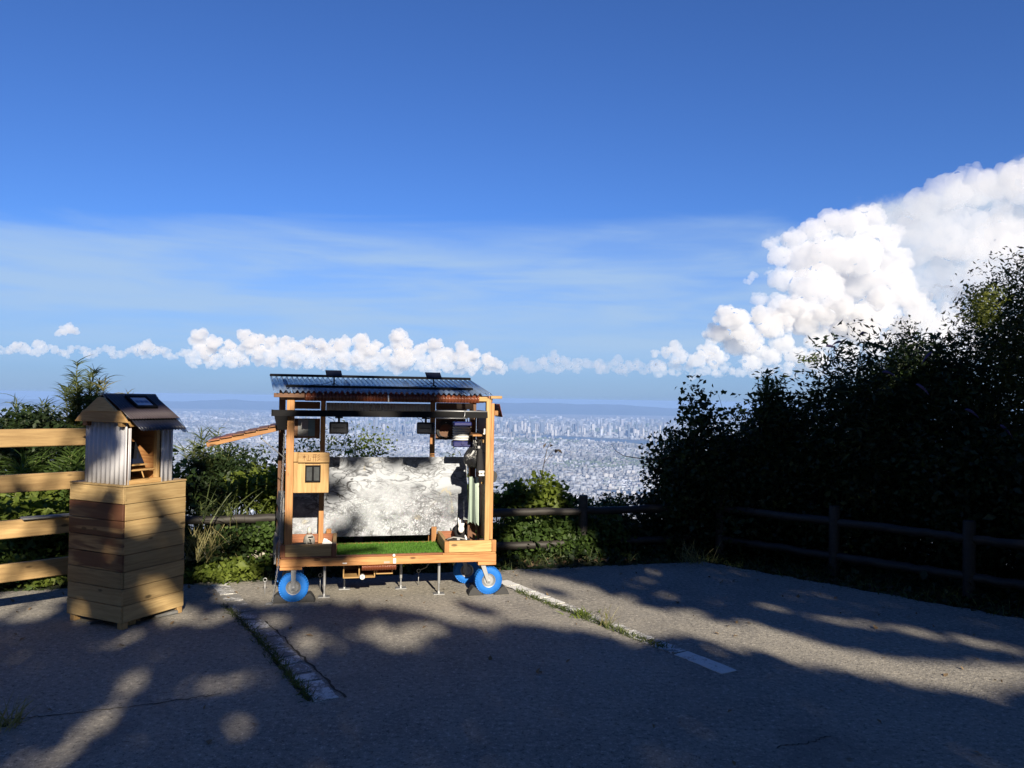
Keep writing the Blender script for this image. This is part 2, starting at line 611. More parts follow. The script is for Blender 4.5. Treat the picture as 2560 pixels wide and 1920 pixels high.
pal = np.array([(0.62, 0.62, 0.60), (0.74, 0.74, 0.73), (0.42, 0.42, 0.42), (0.55, 0.50, 0.43), (0.32, 0.34, 0.37), (0.38, 0.33, 0.30), (0.26, 0.28, 0.28), (0.66, 0.62, 0.55), (0.16, 0.20, 0.16)])
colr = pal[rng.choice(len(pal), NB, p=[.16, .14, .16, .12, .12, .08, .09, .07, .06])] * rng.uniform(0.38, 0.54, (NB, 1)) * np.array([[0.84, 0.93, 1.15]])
colr = (colr * 0.60 + 0.40 * np.array([[0.19, 0.21, 0.25]])) * 1.36  # haze put into the colours: palette faded toward a pale blue grey
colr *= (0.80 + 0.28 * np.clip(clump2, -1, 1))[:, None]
grn = (np.sin(P[:, 0] * 0.0011 + 2.0 * np.sin(P[:, 1] * 0.0004)) * np.sin(P[:, 1] * 0.0009 + 1.0) > 0.72) & (rng.uniform(0, 1, NB) < 0.7)
colr[grn] = np.array([0.10, 0.135, 0.11])
hh = np.where(grn, hh * 0.5, hh)
c_, s_ = np.cos(ang), np.sin(ang)
hx, hy = sz * asp / 2, sz / 2 / np.sqrt(asp)
corn = []
for (a, b) in ((-1, -1), (1, -1), (1, 1), (-1, 1)):
    lx, ly = a * hx, b * hy
    corn.append(np.stack([P[:, 0] + lx * c_ - ly * s_, P[:, 1] + lx * s_ + ly * c_], -1))
V = np.zeros((NB, 8, 3), np.float32)
for i in range(4):
    V[:, i, :2] = corn[i]; V[:, i, 2] = -600.5
    V[:, i + 4, :2] = corn[i]; V[:, i + 4, 2] = -600 + hh
base = (np.arange(NB) * 8)[:, None]
quads = [(4, 5, 6, 7), (0, 1, 5, 4), (1, 2, 6, 5), (2, 3, 7, 6), (3, 0, 4, 7)]
F = np.concatenate([base + np.array(q)[None] for q in quads], 0)
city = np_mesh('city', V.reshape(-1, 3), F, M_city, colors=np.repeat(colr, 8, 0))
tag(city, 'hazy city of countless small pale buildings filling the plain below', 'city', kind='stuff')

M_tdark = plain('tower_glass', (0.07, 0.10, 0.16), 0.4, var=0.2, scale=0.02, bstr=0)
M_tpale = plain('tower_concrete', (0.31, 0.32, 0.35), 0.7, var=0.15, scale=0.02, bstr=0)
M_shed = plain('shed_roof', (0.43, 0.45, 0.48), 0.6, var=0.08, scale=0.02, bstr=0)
# (x, base y, top y, width in pixels of the photograph, dark?)
TW = [(1254, 1078, 1056, 8, 1), (1266, 1079, 1055, 5, 0), (1276, 1080, 1054, 8, 1), (1305, 1077, 1053, 5, 0), (1313, 1081, 1057, 5, 0), (1331, 1081, 1052, 9, 1), (1355, 1083, 1056, 10, 1),
      (1288, 1082, 1062, 6, 0), (1322, 1086, 1068, 7, 0), (1378, 1088, 1061, 6, 0), (1381, 1089, 1076, 6, 0), (1389, 1089, 1075, 5, 0), (1405, 1085, 1068, 5, 1), (1434, 1083, 1060, 6, 1), (1444, 1084, 1053, 4, 1),
      (1461, 1089, 1070, 5, 0), (1482, 1086, 1060, 6, 0), (1505, 1088, 1066, 5, 0), (1520, 1087, 1063, 5, 1), (1535, 1082, 1054, 3, 1), (1549, 1090, 1069, 6, 0), (1572, 1093, 1061, 5, 1), (1591, 1089, 1060, 7, 1),
      (1608, 1094, 1072, 5, 0), (1625, 1102, 1085, 6, 0), (1637, 1099, 1084, 5, 0), (1650, 1090, 1064, 4, 0), (1243, 1076, 1060, 5, 0), (1368, 1080, 1058, 4, 0), (1420, 1090, 1075, 5, 0),
      (1115, 1080, 1058, 6, 1), (1072, 1079, 1056, 6, 1), (1038, 1078, 1060, 5, 0), (992, 1078, 1056, 7, 1), (960, 1077, 1060, 5, 0), (930, 1076, 1058, 5, 1), (1150, 1082, 1064, 5, 0), (1138, 1080, 1060, 4, 1)]
for (x, yb, yt, w, dk) in TW:
    g = gpt(x, yb, -600)
    h = (yb - yt) / FPX * g.y
    wd = w / FPX * g.y
    b = MB()
    b.box(-wd / 2, wd / 2, -wd * 0.4, wd * 0.4, 0, h)
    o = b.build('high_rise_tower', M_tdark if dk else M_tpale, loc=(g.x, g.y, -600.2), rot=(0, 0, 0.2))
    MB().box(-wd * 0.3, wd * 0.3, -wd * 0.25, wd * 0.25, h - 0.1, h * 1.03).build('roof_plant', M_tdark if dk else M_tpale, o)
    if dk:
        tag(o, 'dark blue glass high-rise standing up out of the hazy downtown', 'tower', 'dark high-rises of the far downtown')
    else:
        tag(o, 'pale slender high-rise standing up out of the hazy downtown', 'tower', 'pale high-rises of the far downtown')
# a slender mast with a crosspiece, on the near bank of the river
g = gpt(1339, 1102, -600)
h = 42 / FPX * g.y
b = MB().box(-9, 9, -9, 9, 0, h * 0.5).box(-5, 5, -5, 5, h * 0.5, h).box(-45, 45, -12, 12, h * 0.52, h * 0.56)
tag(b.build('broadcast_mast', M_tpale, loc=(g.x, g.y, -600.2)), 'tall thin white mast with a crossbar beside the far river', 'mast')
for (x, y, w) in [(1425, 1133, 24), (1400, 1131, 16), (1493, 1133, 10), (1535, 1146, 18), (1440, 1128, 14), (1307, 1122, 16), (1264, 1120, 20), (1330, 1140, 10), (1560, 1132, 16), (1608, 1114, 12), (1514, 1114, 9), (1550, 1110, 9), (1265, 1108, 12), (1475, 1172, 20), (1370, 1210, 18), (1520, 1172, 16), (1335, 1190, 22), (1450, 1224, 18),
                  (1625, 1192, 14), (1290, 1165, 18), (880, 1096, 14), (940, 1130, 18), (1010, 1110, 16), (1080, 1120, 20), (520, 1085, 16), (470, 1066, 14), (560, 1105, 18), (640, 1092, 14)]:
    g = gpt(x, y, -600)
    wd = w / FPX * g.y
    o = MB().prism([(-wd / 2, 0), (wd / 2, 0), (wd / 2, wd * 0.10), (0, wd * 0.14), (-wd / 2, wd * 0.10)], 'y', -wd * 0.5, wd * 0.5).build('warehouse', M_shed, loc=(g.x, g.y, -600.2), rot=(0, 0, 0.2))
    tag(o, 'long white warehouse roof shining among the small city buildings', 'warehouse', 'bright white sheds on the plain')
for (x, y, w, h0) in [(1390, 1152, 7, 12), (1394, 1155, 5, 10), (1403, 1149, 5, 9), (1570, 1186, 8, 10), (1583, 1186, 8, 10), (1515, 1196, 11, 12), (1527, 1196, 9, 11), (1600, 1206, 8, 10), (1612, 1207, 8, 12), (1545, 1240, 9, 14), (1560, 1240, 8, 12), (1583, 1242, 12, 14), (1605, 1246, 9, 12), (1625, 1247, 10, 13), (1467, 1195, 8, 8), (1525, 1222, 7, 12)]:
    g = gpt(x, y, -600)
    k = g.y / FPX
    o = MB().box(-w * k / 2, w * k / 2, -8, 8, 0, h0 * k).build('apartment_block', M_tpale, loc=(g.x, g.y, -600.2), rot=(0, 0, 0.15))
    MB().box(-w * k / 5, w * k / 5, -4, 4, h0 * k - 0.1, h0 * k * 1.08).build('roof_plant', M_tpale, o)
    tag(o, 'pale apartment slab on the near side of the city plain', 'apartment block', 'apartment slabs on the plain')

# ------------------------------------------------------------------ clouds: closed lumpy hulls filled with an even white scattering volume


def ico(sub):
    bm = bmesh.new()
    bmesh.ops.create_icosphere(bm, subdivisions=sub, radius=1)
    v = np.array([q.co[:] for q in bm.verts]); f = np.array([[q.index for q in fc.verts] for fc in bm.faces])
    bm.free()
    return v, f


ICO = {1: ico(1), 2: ico(2), 3: ico(3)}


def cloud_mat(name, mfp, col=(0.868, 0.862, 0.855)):
    """water droplets; mfp is the mean free path in metres"""
    mt = bpy.data.materials.new(name)
    mt.use_nodes = True
    t = mt.node_tree
    t.nodes.clear()
    v = nd(t, 'ShaderNodeVolumePrincipled')
    v.inputs['Color'].default_value = (*col, 1)
    v.inputs['Density'].default_value = 1.0 / mfp
    v.inputs['Anisotropy'].default_value = 0.0
    o = nd(t, 'ShaderNodeOutputMaterial')
    lk(t, v.outputs[0], o.inputs['Volume'])
    return mt


def cloud(name, puffs, D, mat, label, flat=0.9, kids=10, ratio=0.40, vox=1.2, bil=15, amp=1.1):
    """puffs: (x, y, radius, thickness) in photograph pixels, set out at distance D"""
    k = D / FPX
    Vs, Fs, off = [], [], 0
    for (x, y, r, th) in puffs:
        p = np.array(ypt(x, y, D + random.uniform(-0.8, 0.8) * r * k))
        todo = [(p, r * k, 3)]
        for q in range(kids):
            d = rng.normal(size=3)
            d[2] = d[2] * 0.9 + 0.25
            d /= np.linalg.norm(d)
            todo.append((p + d * np.array([1, th, flat]) * r * k * rng.uniform(0.72, 0.92), r * k * ratio * rng.uniform(0.6, 1.3), 2))
        for (c, rad, s) in todo:
            v, f = ICO[s]
            Vs.append(v * rad * np.array([rng.uniform(0.85, 1.15), th, rng.uniform(0.75, 1.0) * flat]) + c)
            Fs.append(f + off); off += len(v)
    o = np_mesh(name, np.concatenate(Vs), np.concatenate(Fs), mat, smooth=True)
    rm = o.modifiers.new('merge', 'REMESH')
    rm.mode = 'VOXEL'
    rm.voxel_size = vox * k
    sm = o.modifiers.new('soften', 'SMOOTH')
    sm.iterations = 6
    for (size, amt) in ((bil, 0.62), (bil * 0.45, 0.60), (bil * 0.2, 0.5)):
        tx = bpy.data.textures.new('billow', 'VORONOI')
        tx.noise_scale = size * k
        tx.distance_metric = 'DISTANCE_SQUARED'
        dm = o.modifiers.new('billow', 'DISPLACE')
        dm.texture = tx
        dm.texture_coords = 'LOCAL'
        dm.mid_level = 0.35
        dm.strength = -size * k * amt * amp
        s2 = o.modifiers.new('soften', 'SMOOTH')
        s2.iterations = 1
    return tag(o, label, 'cloud')


DB = 62000
pf = []
for (x, yt, w) in [(500, 818, 26), (535, 838, 26), (575, 850, 22), (610, 822, 24), (645, 832, 26), (680, 838, 22), (712, 838, 20), (745, 850, 22), (770, 842, 18), (800, 845, 20), (832, 848, 18), (865, 840, 22), (905, 830, 24), (940, 850, 20), (965, 868, 18), (995, 822, 30), (1020, 845, 20), (1060, 852, 20), (1088, 842, 22), (1120, 868, 20), (1155, 856, 22), (1185, 872, 20), (1215, 882, 18), (1245, 900, 16)]:
    y = yt + w * 0.7
    pf.append((x, y, w * 0.72, 1.0))
    yb = 905 + (x - 900) * 0.035
    while y < yb:
        y += w * 0.6
        pf.append((x + random.uniform(-16, 16), y, w * random.uniform(0.75, 1.0), max(0.22, 1.0 - (y - yt) / (yb - yt + 14) * 0.85)))
    pf.append((x, yb + 10, 13, 0.16))
cloud('cumulus_cloud', pf, DB, cloud_mat('cumulus_bank', 560, (0.88, 0.87, 0.86)), 'long white cumulus bank standing over the far hills')
pf = [(x, 872 + 7 * math.sin(x * 0.09) + (x / 470) * 14, 8 + 5 * abs(math.sin(x * 0.05)), 0.35) for x in range(-60, 480, 14)]
pf += [(350, 872, 14, 0.7), (368, 866, 17, 0.8), (388, 874, 13, 0.7), (40, 866, 14, 0.7), (95, 862, 13, 0.7), (60, 872, 14, 0.6)]
cloud('cumulus_cloud', pf, DB, cloud_mat('low_cumulus', 620), 'low thin line of small cumulus trailing toward the slatted rails', bil=13)
cloud('cumulus_cloud', [(160, 828, 13, 0.7), (176, 822, 14, 0.8), (190, 828, 10, 0.6), (145, 834, 9, 0.5)], DB, cloud_mat('small_cumulus', 520), 'single small white puff of cloud alone in the blue', bil=14)
pf = [(x, 912 + 7 * math.sin(x * 0.11) + (x - 1290) * 0.02, 11 + 6 * abs(math.sin(x * 0.037)), 0.3) for x in range(1285, 1660, 13)]
pf += [(1360, 902, 17, 0.5), (1385, 895, 17, 0.5), (1405, 903, 14, 0.4), (1445, 908, 14, 0.4), (1500, 908, 13, 0.35), (1545, 898, 13, 0.35)]
cloud('cumulus_cloud', pf, 66000, cloud_mat('pink_cumulus', 1500, (0.85, 0.82, 0.81)), 'faint pinkish row of cumulus between the long bank and the towering cloud', bil=18)
DC = 52000
pf = []
for (x, y, r) in [(1640, 885, 14), (1665, 880, 20), (1690, 870, 26), (1700, 895, 26), (1740, 900, 30), (1790, 895, 34), (1840, 800, 44), (1815, 790, 32), (1860, 830, 36), (1800, 835, 40), (1840, 860, 45), (1890, 880, 36), (1930, 890, 34), (1960, 860, 36), (1990, 890, 34), (1880, 905, 30), (1770, 875, 30), (1950, 800, 40), (1985, 770, 40), (2010, 810, 44), (2050, 850, 46), (2060, 790, 40), (2100, 770, 40), (2110, 820, 44), (2150, 780, 40), (2160, 830, 44), (2200, 745, 34), (2195, 800, 40), (2120, 880, 40), (2190, 870, 40), (2040, 900, 36), (2230, 850, 36), (1900, 790, 34), (1925, 820, 40), (1880, 850, 36), (2260, 820, 40), (2270, 870, 40)]:
    pf.append((x, y, r * 0.8, 1.0 if y < 850 else 0.6))
for (x, y, r, th) in ((2300, 780, 44, 0.35), (2340, 830, 50, 0.25), (2390, 800, 50, 0.15), (2320, 880, 46, 0.25), (2400, 870, 50, 0.12), (2460, 850, 50, 0.08), (2260, 740, 40, 0.4)):
    pf.append((x, y, r, th))
for x in range(1650, 2300, 40):
    pf.append((x, 922 + (x - 1650) * 0.01, 24, 0.14))
cloud('cumulonimbus_cloud', pf, DC, cloud_mat('towering_cumulus', 620, (0.895, 0.89, 0.88)), 'crisp white cauliflower heads at the foot of the towering cloud', bil=18)
DD = 62000
pf = []
for (x, y, r) in [(1985, 600, 38), (2030, 575, 42), (2080, 555, 44), (2130, 560, 44), (2170, 545, 46), (1950, 640, 36), (2010, 650, 60), (2080, 640, 70), (2150, 640, 70), (2200, 600, 60), (1960, 700, 40), (2040, 720, 70), (2120, 720, 70), (2190, 700, 66), (1900, 745, 24), (1880, 690, 14), (1930, 610, 22), (2230, 660, 56), (2010, 780, 60), (2100, 800, 60), (1870, 705, 10), (1925, 680, 16), (2240, 720, 60), (2200, 780, 60), (1950, 770, 44)]:
    pf.append((x, y, r * 0.85, 0.9))
cloud('cumulonimbus_cloud', pf, DD, cloud_mat('tower_column', 1350, (0.905, 0.90, 0.895)), 'towering bright cumulonimbus column above the dark hedge', kids=14, ratio=0.34, vox=1.6, bil=21, amp=1.15)
pf = [(2255, 560, 50, 0.30), (2310, 510, 54, 0.32), (2370, 480, 58, 0.34), (2440, 465, 66, 0.34), (2510, 460, 72, 0.34), (2590, 455, 78, 0.34), (2670, 460, 84, 0.34), (2760, 500, 90, 0.34), (2300, 600, 80, 0.22), (2380, 590, 96, 0.22), (2470, 590, 110, 0.22), (2570, 600, 120, 0.22), (2680, 610, 120, 0.22), (2300, 690, 90, 0.14), (2400, 690, 110, 0.12), (2520, 690, 120, 0.12), (2650, 700, 130, 0.12), (2350, 780, 90, 0.08), (2480, 780, 110, 0.08), (2620, 790, 120, 0.08), (2380, 860, 90, 0.05), (2520, 860, 110, 0.05), (2660, 870, 120, 0.05)]
cloud('cumulonimbus_cloud', pf, 74000, cloud_mat('anvil_sheet', 2300), 'broad soft anvil of the storm cloud spreading above the dark hedge', kids=14, ratio=0.30, flat=0.8, vox=2.6, bil=44, amp=0.9)

# ------------------------------------------------------------------ the haze over the plain
hz_m = bpy.data.materials.new('pale_haze')
hz_m.use_nodes = True
t = hz_m.node_tree
t.nodes.clear()
pv = nd(t, 'ShaderNodeVolumePrincipled')
pv.inputs['Color'].default_value = (0.31, 0.50, 0.86, 1)
pv.inputs['Density'].default_value = 4.3e-5
pv.inputs['Anisotropy'].default_value = 0.0
oo = nd(t, 'ShaderNodeOutputMaterial')
lk(t, pv.outputs[0], oo.inputs['Volume'])
tag(MB().box(-42000, 42000, -3000, 46000, -602.5, 14.0).build('haze', hz_m), kind='stuff')

# ------------------------------------------------------------------ materials of the built things
CED1, CED2 = (0.26, 0.115, 0.040), (0.43, 0.220, 0.084)         # oiled cedar
PIN1, PIN2 = (0.30, 0.175, 0.066), (0.46, 0.295, 0.125)            # fresh pine
BRN1, BRN2 = (0.090, 0.042, 0.022), (0.165, 0.080, 0.040)       # brown stained
W = {}
for ax in 'xyz':
    W['cedar' + ax] = wood('cedar_' + ax, CED1, CED2, ax)
    W['pine' + ax] = wood('pine_' + ax, PIN1, PIN2, ax)
    W['brown' + ax] = wood('brown_wood_' + ax, BRN1, BRN2, ax, knots=False)
    W['red' + ax] = wood('red_cedar_' + ax, (0.17, 0.062, 0.030), (0.30, 0.12, 0.058), ax, knots=False)
    W['grey' + ax] = wood('weathered_wood_' + ax, (0.11, 0.112, 0.115), (0.19, 0.19, 0.185), ax, knots=False)
M_black = plain('black_metal', (0.005, 0.0053, 0.0065), 0.7, var=0.3, spec=0.12, bstr=0.05)
M_plast = plain('black_plastic', (0.006, 0.0063, 0.008), 0.5, var=0.2, spec=0.15, bstr=0.05)
M_rub = plain('black_rubber', (0.030, 0.031, 0.033), 0.75, var=0.3, bstr=0.3)
M_steel = plain('galvanised_steel', (0.36, 0.37, 0.385), 0.5, 0.7, var=0.15, bstr=0.1)
M_white = plain('white_plastic', (0.72, 0.72, 0.70), 0.5, var=0.06)
M_blue = plain('blue_tyre', (0.010, 0.120, 0.43), 0.65, var=0.3, scale=22, spec=0.25, bstr=0.3)
M_dblue = plain('dark_blue_plastic', (0.010, 0.014, 0.095), 0.4, var=0.15)
M_turf_base = plain('turf_backing', (0.035, 0.085, 0.012), 0.9, var=0.35, scale=30)
M_turf = leafmat('turf_blade', (0.055, 0.145, 0.016), (0.10, 0.23, 0.030), 20, 0.25)


def clearsheet(name, col, tint, gl=0.3, rough=0.08):
    def f(t):
        tr = t.nodes.new('ShaderNodeBsdfTransparent'); tr.inputs[0].default_value = (*tint, 1)
        p = pbsdf(t, col, rough, 0, 0.8)
        mx = t.nodes.new('ShaderNodeMixShader'); mx.inputs[0].default_value = gl
        t.links.new(tr.outputs[0], mx.inputs[1]); t.links.new(p, mx.inputs[2])
        return mx.outputs[0]
    return material(name, f)


M_poly = clearsheet('clear_polycarbonate', (0.16, 0.22, 0.33), (0.72, 0.82, 0.93), 0.55, 0.10)
M_brpoly = clearsheet('brown_polycarbonate', (0.20, 0.060, 0.028), (0.45, 0.17, 0.09), 0.72, 0.25)
M_dkpoly = clearsheet('smoked_polycarbonate', (0.030, 0.034, 0.055), (0.16, 0.16, 0.22), 0.75, 0.3)
M_wpoly = plain('white_corrugated', (0.50, 0.50, 0.535), 0.45, var=0.06, scale=4)
M_gpoly = plain('grey_corrugated', (0.44, 0.45, 0.47), 0.5, var=0.12, scale=5)


def corrugated(bm_, org, along, down, normal, length, drop, pitch=0.032, amp=0.008, thick=0.0015, per=6):
    """a corrugated sheet: waves run along `along`, flutes run down `down`"""
    org, along, down, normal = Vector(org), Vector(along).normalized(), Vector(down).normalized(), Vector(normal).normalized()
    n = max(8, int(length / pitch * per))
    vs = []
    for k in range(n + 1):
        s = length * k / n
        h = amp * math.sin(2 * math.pi * s / pitch)
        for q in (0.0, drop):
            for tt in (0.0, thick):
                vs.append(org + along * s + down * q + normal * (h + tt))
    fs = []
    for k in range(n):
        a, b = 4 * k, 4 * k + 4
        fs += [(a, b, b + 2, a + 2), (a + 1, a + 3, b + 3, b + 1), (a, a + 1, b + 1, b), (a + 2, b + 2, b + 3, a + 3)]
    e = 4 * n
    fs += [(0, 2, 3, 1), (e, e + 1, e + 3, e + 2)]
    return bm_.add(vs, fs)


# ------------------------------------------------------------------ the wheeled cart
PSI = R(12)
cart = empty('mobile_cart', 'wooden handcart stall with corrugated roof, turf deck and blue wheels', 'cart', (-1.7656, 5.97, 0), (0, 0, PSI))
CM = Matrix.Translation((-1.7656, 5.97, 0)) @ Matrix.Rotation(PSI, 4, 'Z')


def cw(p):
    return CM @ Vector(p)


def part(name, mb, mt, parent=None, bevel=0.0025, smooth=False):
    return mb.build(name, mt, parent or cart, smooth, bevel)


def board(name, mt, x0, x1, y0, y1, z0, z1, parent=None, bevel=0.0025):
    return part(name, MB().box(x0, x1, y0, y1, z0, z1), W[mt] if isinstance(mt, str) else mt, parent, bevel)


# deck and frame
board('front_beam', 'cedarx', 0.0, 1.695, 0.0, 0.045, 0.274, 0.336)
board('beam_trim', 'redx', 0.40, 1.275, 0.012, 0.05, 0.3365, 0.350)
board('beam_trim', 'redx', 0.005, 0.43, -0.004, 0.04, 0.3365, 0.352)
board('beam_trim', 'cedarx', 1.255, 1.69, -0.004, 0.04, 0.3365, 0.350)
board('rear_beam', 'cedarx', -0.08, 1.60, 0.58, 0.62, 0.274, 0.336)
board('side_beam', 'cedary', -0.03, 0.012, 0.047, 0.578, 0.274, 0.335)
board('side_beam', 'cedary', 1.61, 1.652, 0.047, 0.578, 0.274, 0.335)
for k in range(5):
    board('deck_plank', 'browny', 0.014 + k * 0.32, 0.014 + k * 0.32 + 0.312, 0.047, 0.577, 0.3, 0.33)
board('corner_block', 'cedarx', -0.002, 0.165, -0.008, 0.10, 0.252, 0.2735)
board('corner_block', 'cedarx', 1.545, 1.694, -0.008, 0.10, 0.246, 0.2735)
# two boxes on the deck
for (a, b, fm, em) in ((0.0, 0.42, 'pinex', 'redz'), (1.27, 1.692, 'pinex', 'cedarz')):
    board('box_front', fm, a + 0.036, b - 0.036, 0.0, 0.022, 0.353, 0.445)
    board('box_corner', em, a, a + 0.0355, -0.006, 0.034, 0.352, 0.444)
    board('box_corner', em, b - 0.0355, b, -0.006, 0.034, 0.352, 0.446)
    board('box_floor', 'browny', a + 0.01 + (0 if a else 0.03), b - 0.01, 0.036, 0.50, 0.345, 0.37)
board('box_side', 'piney', 0.389, 0.418, 0.035, 0.52, 0.352, 0.442)
board('box_side', 'piney', 1.272, 1.301, 0.035, 0.52, 0.352, 0.442)
board('box_back', 'redx', 0.04, 0.388, 0.50, 0.52, 0.371, 0.440)
board('box_back', 'redx', 1.302, 1.60, 0.50, 0.52, 0.371, 0.440)
board('stub_post', 'cedarz', 0.330, 0.372, 0.521, 0.556, 0.336, 0.475)
board('stub_post', 'cedarz', 1.220, 1.264, 0.521, 0.556, 0.336, 0.475)
# posts
board('post', 'cedarz', 0.026, 0.083, 0.024, 0.075, 0.336, 1.60)
board('post', 'pinez', 1.600, 1.640, 0.024, 0.075, 0.336, 1.60)
board('post', 'cedarz', 1.641, 1.668, 0.030, 0.082, 0.446, 1.56)
board('post', 'brownz', -0.075, -0.025, 0.53, 0.578, 0.336, 1.66)
board('post', 'brownz', 1.545, 1.60, 0.53, 0.578, 0.336, 1.66)
board('inner_post', 'cedarz', 0.268, 0.308, 0.44, 0.475, 0.372, 1.56)
board('inner_post', 'cedarz', 1.205, 1.248, 0.625, 0.66, 0.28, 1.60)
board('post_tie', 'browny', 1.21, 1.243, 0.47, 0.624, 1.60, 1.635)
# left flank: grey clapboards low down, boards above
for k in range(2):
    part('side_clapboard', MB().hexa([(-0.034 - 0.012, 0.0, 0.30 + k * 0.075), (-0.031, 0.0, 0.30 + k * 0.075), (-0.031, 0.60, 0.30 + k * 0.075), (-0.034 - 0.075, 0.60, 0.30 + k * 0.075),
                                      (-0.034, 0.0, 0.374 + k * 0.075), (-0.031, 0.0, 0.374 + k * 0.075), (-0.031, 0.60, 0.374 + k * 0.075), (-0.034 - 0.06, 0.60, 0.374 + k * 0.075)]), W['greyy'])
for k in range(3):
    z = 0.452 + k * 0.118
    part('side_clapboard', MB().hexa([(0.006, 0.03, z), (0.020, 0.03, z), (-0.026, 0.60, z), (-0.088, 0.60, z), (0.010, 0.03, z + 0.116), (0.020, 0.03, z + 0.116), (-0.026, 0.60, z + 0.116), (-0.078, 0.60, z + 0.116)]), W['greyy'])
board('side_rail', 'browny', -0.04, 0.02, 0.08, 0.53, 1.34, 1.40)
board('side_rail', 'cedary', -0.03, 0.02, 0.08, 0.53, 1.565, 1.605)
# right flank, seen from inside
for k in range(6):
    board('wall_plank', 'browny', 1.602, 1.618, 0.084, 0.528, 0.446 + k * 0.1755, 0.446 + k * 0.1755 + 0.173)
board('shelf', 'cedary', 1.50, 1.600, 0.09, 0.52, 1.285, 1.300)
board('hook_rail', 'piney', 1.585, 1.601, 0.09, 0.40, 1.232, 1.258)
# head boards
board('head_beam', 'brownx', -0.02, 1.66, 0.50, 0.528, 1.56, 1.61)
board('head_beam', 'redx', 0.0, 1.66, 0.08, 0.11, 1.565, 1.62)
board('head_board', 'brownx', 0.05, 0.262, 0.47, 0.49, 1.49, 1.55)
board('head_board', 'brownx', 1.24, 1.56, 0.50, 0.522, 1.50, 1.555)
board('back_board', 'brownx', 0.05, 0.264, 0.47, 0.486, 1.245, 1.41)
for (x0, x1, c) in ((0.085, 0.165, (0.20, 0.21, 0.22)), (0.167, 0.222, (0.085, 0.16, 0.20))):
    part('notice_sheet', MB().box(x0, x1, 0.464, 0.469, 1.262, 1.402), plain('notice_grey', c, 0.5, var=0.12), bevel=0)
board('back_board', 'brownx', 1.239, 1.50, 0.50, 0.516, 1.235, 1.42)
part('light_strip', corrugated(MB(), (0.31, 0.515, 1.545), (1, 0, 0), (0, 0, -1), (0, -1, 0), 0.885, 0.085, 0.026, 0.004), M_gpoly, bevel=0, smooth=True)
part('light_strip', corrugated(MB(), (1.245, 0.53, 1.515), (1, 0, 0), (0, 0, -1), (0, -1, 0), 0.27, 0.05, 0.026, 0.004), M_wpoly, bevel=0, smooth=True)
# gutter beam across the front with its hopper end
g = MB().prism([(-0.052, 1.440), (-0.040, 1.488), (-0.034, 1.488), (-0.037, 1.448), (0.010, 1.448), (0.012, 1.488), (0.018, 1.488), (0.022, 1.440)], 'x', -0.075, 1.598)
gut = part('gutter', g, M_black, bevel=0.001)
part('end_stop', MB().box(-0.082, -0.0752, -0.052, 0.022, 1.440, 1.490), M_black, gut, bevel=0.001)
part('hopper', MB().hexa([(-0.035, -0.05, 1.335), (0.03, -0.05, 1.335), (0.03, 0.015, 1.335), (-0.035, 0.015, 1.335), (-0.06, -0.06, 1.4395), (0.035, -0.06, 1.4395), (0.035, 0.02, 1.4395), (-0.06, 0.02, 1.4395)]), M_black, gut, bevel=0.002)
part('conduit', MB().tube([(1.17, -0.03, 1.494), (1.598, -0.03, 1.492)], 0.006), M_steel, gut, bevel=0, smooth=True)
part('conduit', MB().tube([(1.17, -0.072, 1.437), (1.42, -0.072, 1.437)], 0.004), M_steel, gut, bevel=0, smooth=True)
part('gutter_clip', MB().tube([(1.395, -0.078, 1.432), (1.405, -0.08, 1.46), (1.41, -0.06, 1.497)], 0.004), M_steel, gut, bevel=0, smooth=True)
# roof
RO, RR_ = Vector((-0.072, -0.045, 1.632)), Vector((-0.155, 0.545, 1.752))
dwn = (RO - RR_)
rl = dwn.length
alo = Vector((1, 0, 0.0))
nrm = alo.cross(dwn).normalized()
if nrm.z < 0: nrm = -nrm
roof = part('roof_sheet', corrugated(MB(), RR_, alo, dwn, nrm, 1.715, rl, 0.042, 0.012, 0.0016), M_poly, bevel=0, smooth=True)
e1 = RR_ + nrm * 0.018
part('roof_batten', MB().bar(e1 + Vector((0, 0, 0)), e1 + Vector((1.70, 0, 0)), 0.03, 0.018, nrm), M_black, roof, bevel=0.002)
e2 = RR_ + dwn * 0.80 + nrm * 0.019
part('roof_batten', MB().bar(e2 + Vector((0.10, 0, 0)), e2 + Vector((1.58, 0, 0)), 0.022, 0.018, nrm), M_black, roof, bevel=0.002)
for k in range(4):
    a = RR_ + nrm * -0.030 + alo * (0.12 + k * 0.50)
    part('rafter', MB().bar(a, a + dwn * 0.93, 0.03, 0.035, nrm), W['browny'], roof)
b2 = RR_ + dwn * 0.34 - nrm * 0.052
part('ceiling_sheet', corrugated(MB(), RR_ + dwn * 0.04 - nrm * 0.055 + alo * 0.16, alo, dwn, nrm, 1.40, rl * 0.8, 0.032, 0.006), M_brpoly, roof, bevel=0, smooth=True)
part('fascia_sheet', corrugated(MB(), (0.165, -0.012, 1.622), (1, 0, 0), (0, -0.08, -1), (0, -1, 0), 1.37, 0.062, 0.026, 0.005), M_brpoly, roof, bevel=0, smooth=True)
for x in (0.30, 0.47, 0.64, 0.93, 1.17):
    part('roof_screw', MB().lathe([(0.004, -0.006), (0.007, 0), (0.006, 0.004)], (x, -0.022, 1.618), 'y', 8), M_steel, roof, bevel=0)
part('rain_tube', MB().tube([(0.800, -0.02, 1.616), (0.802, -0.03, 1.585), (0.803, -0.03, 1.558)], 0.0055), M_white, roof, bevel=0, smooth=True)
board('purlin_end', 'brownx', -0.07, 0.16, -0.02, 0.012, 1.585, 1.618, roof)
board('purlin_end', 'pinex', 1.53, 1.60, -0.02, 0.012, 1.575, 1.612, roof)
board('purlin_end', 'pinex', 1.64, 1.735, 0.05, 0.08, 1.598, 1.622, roof)
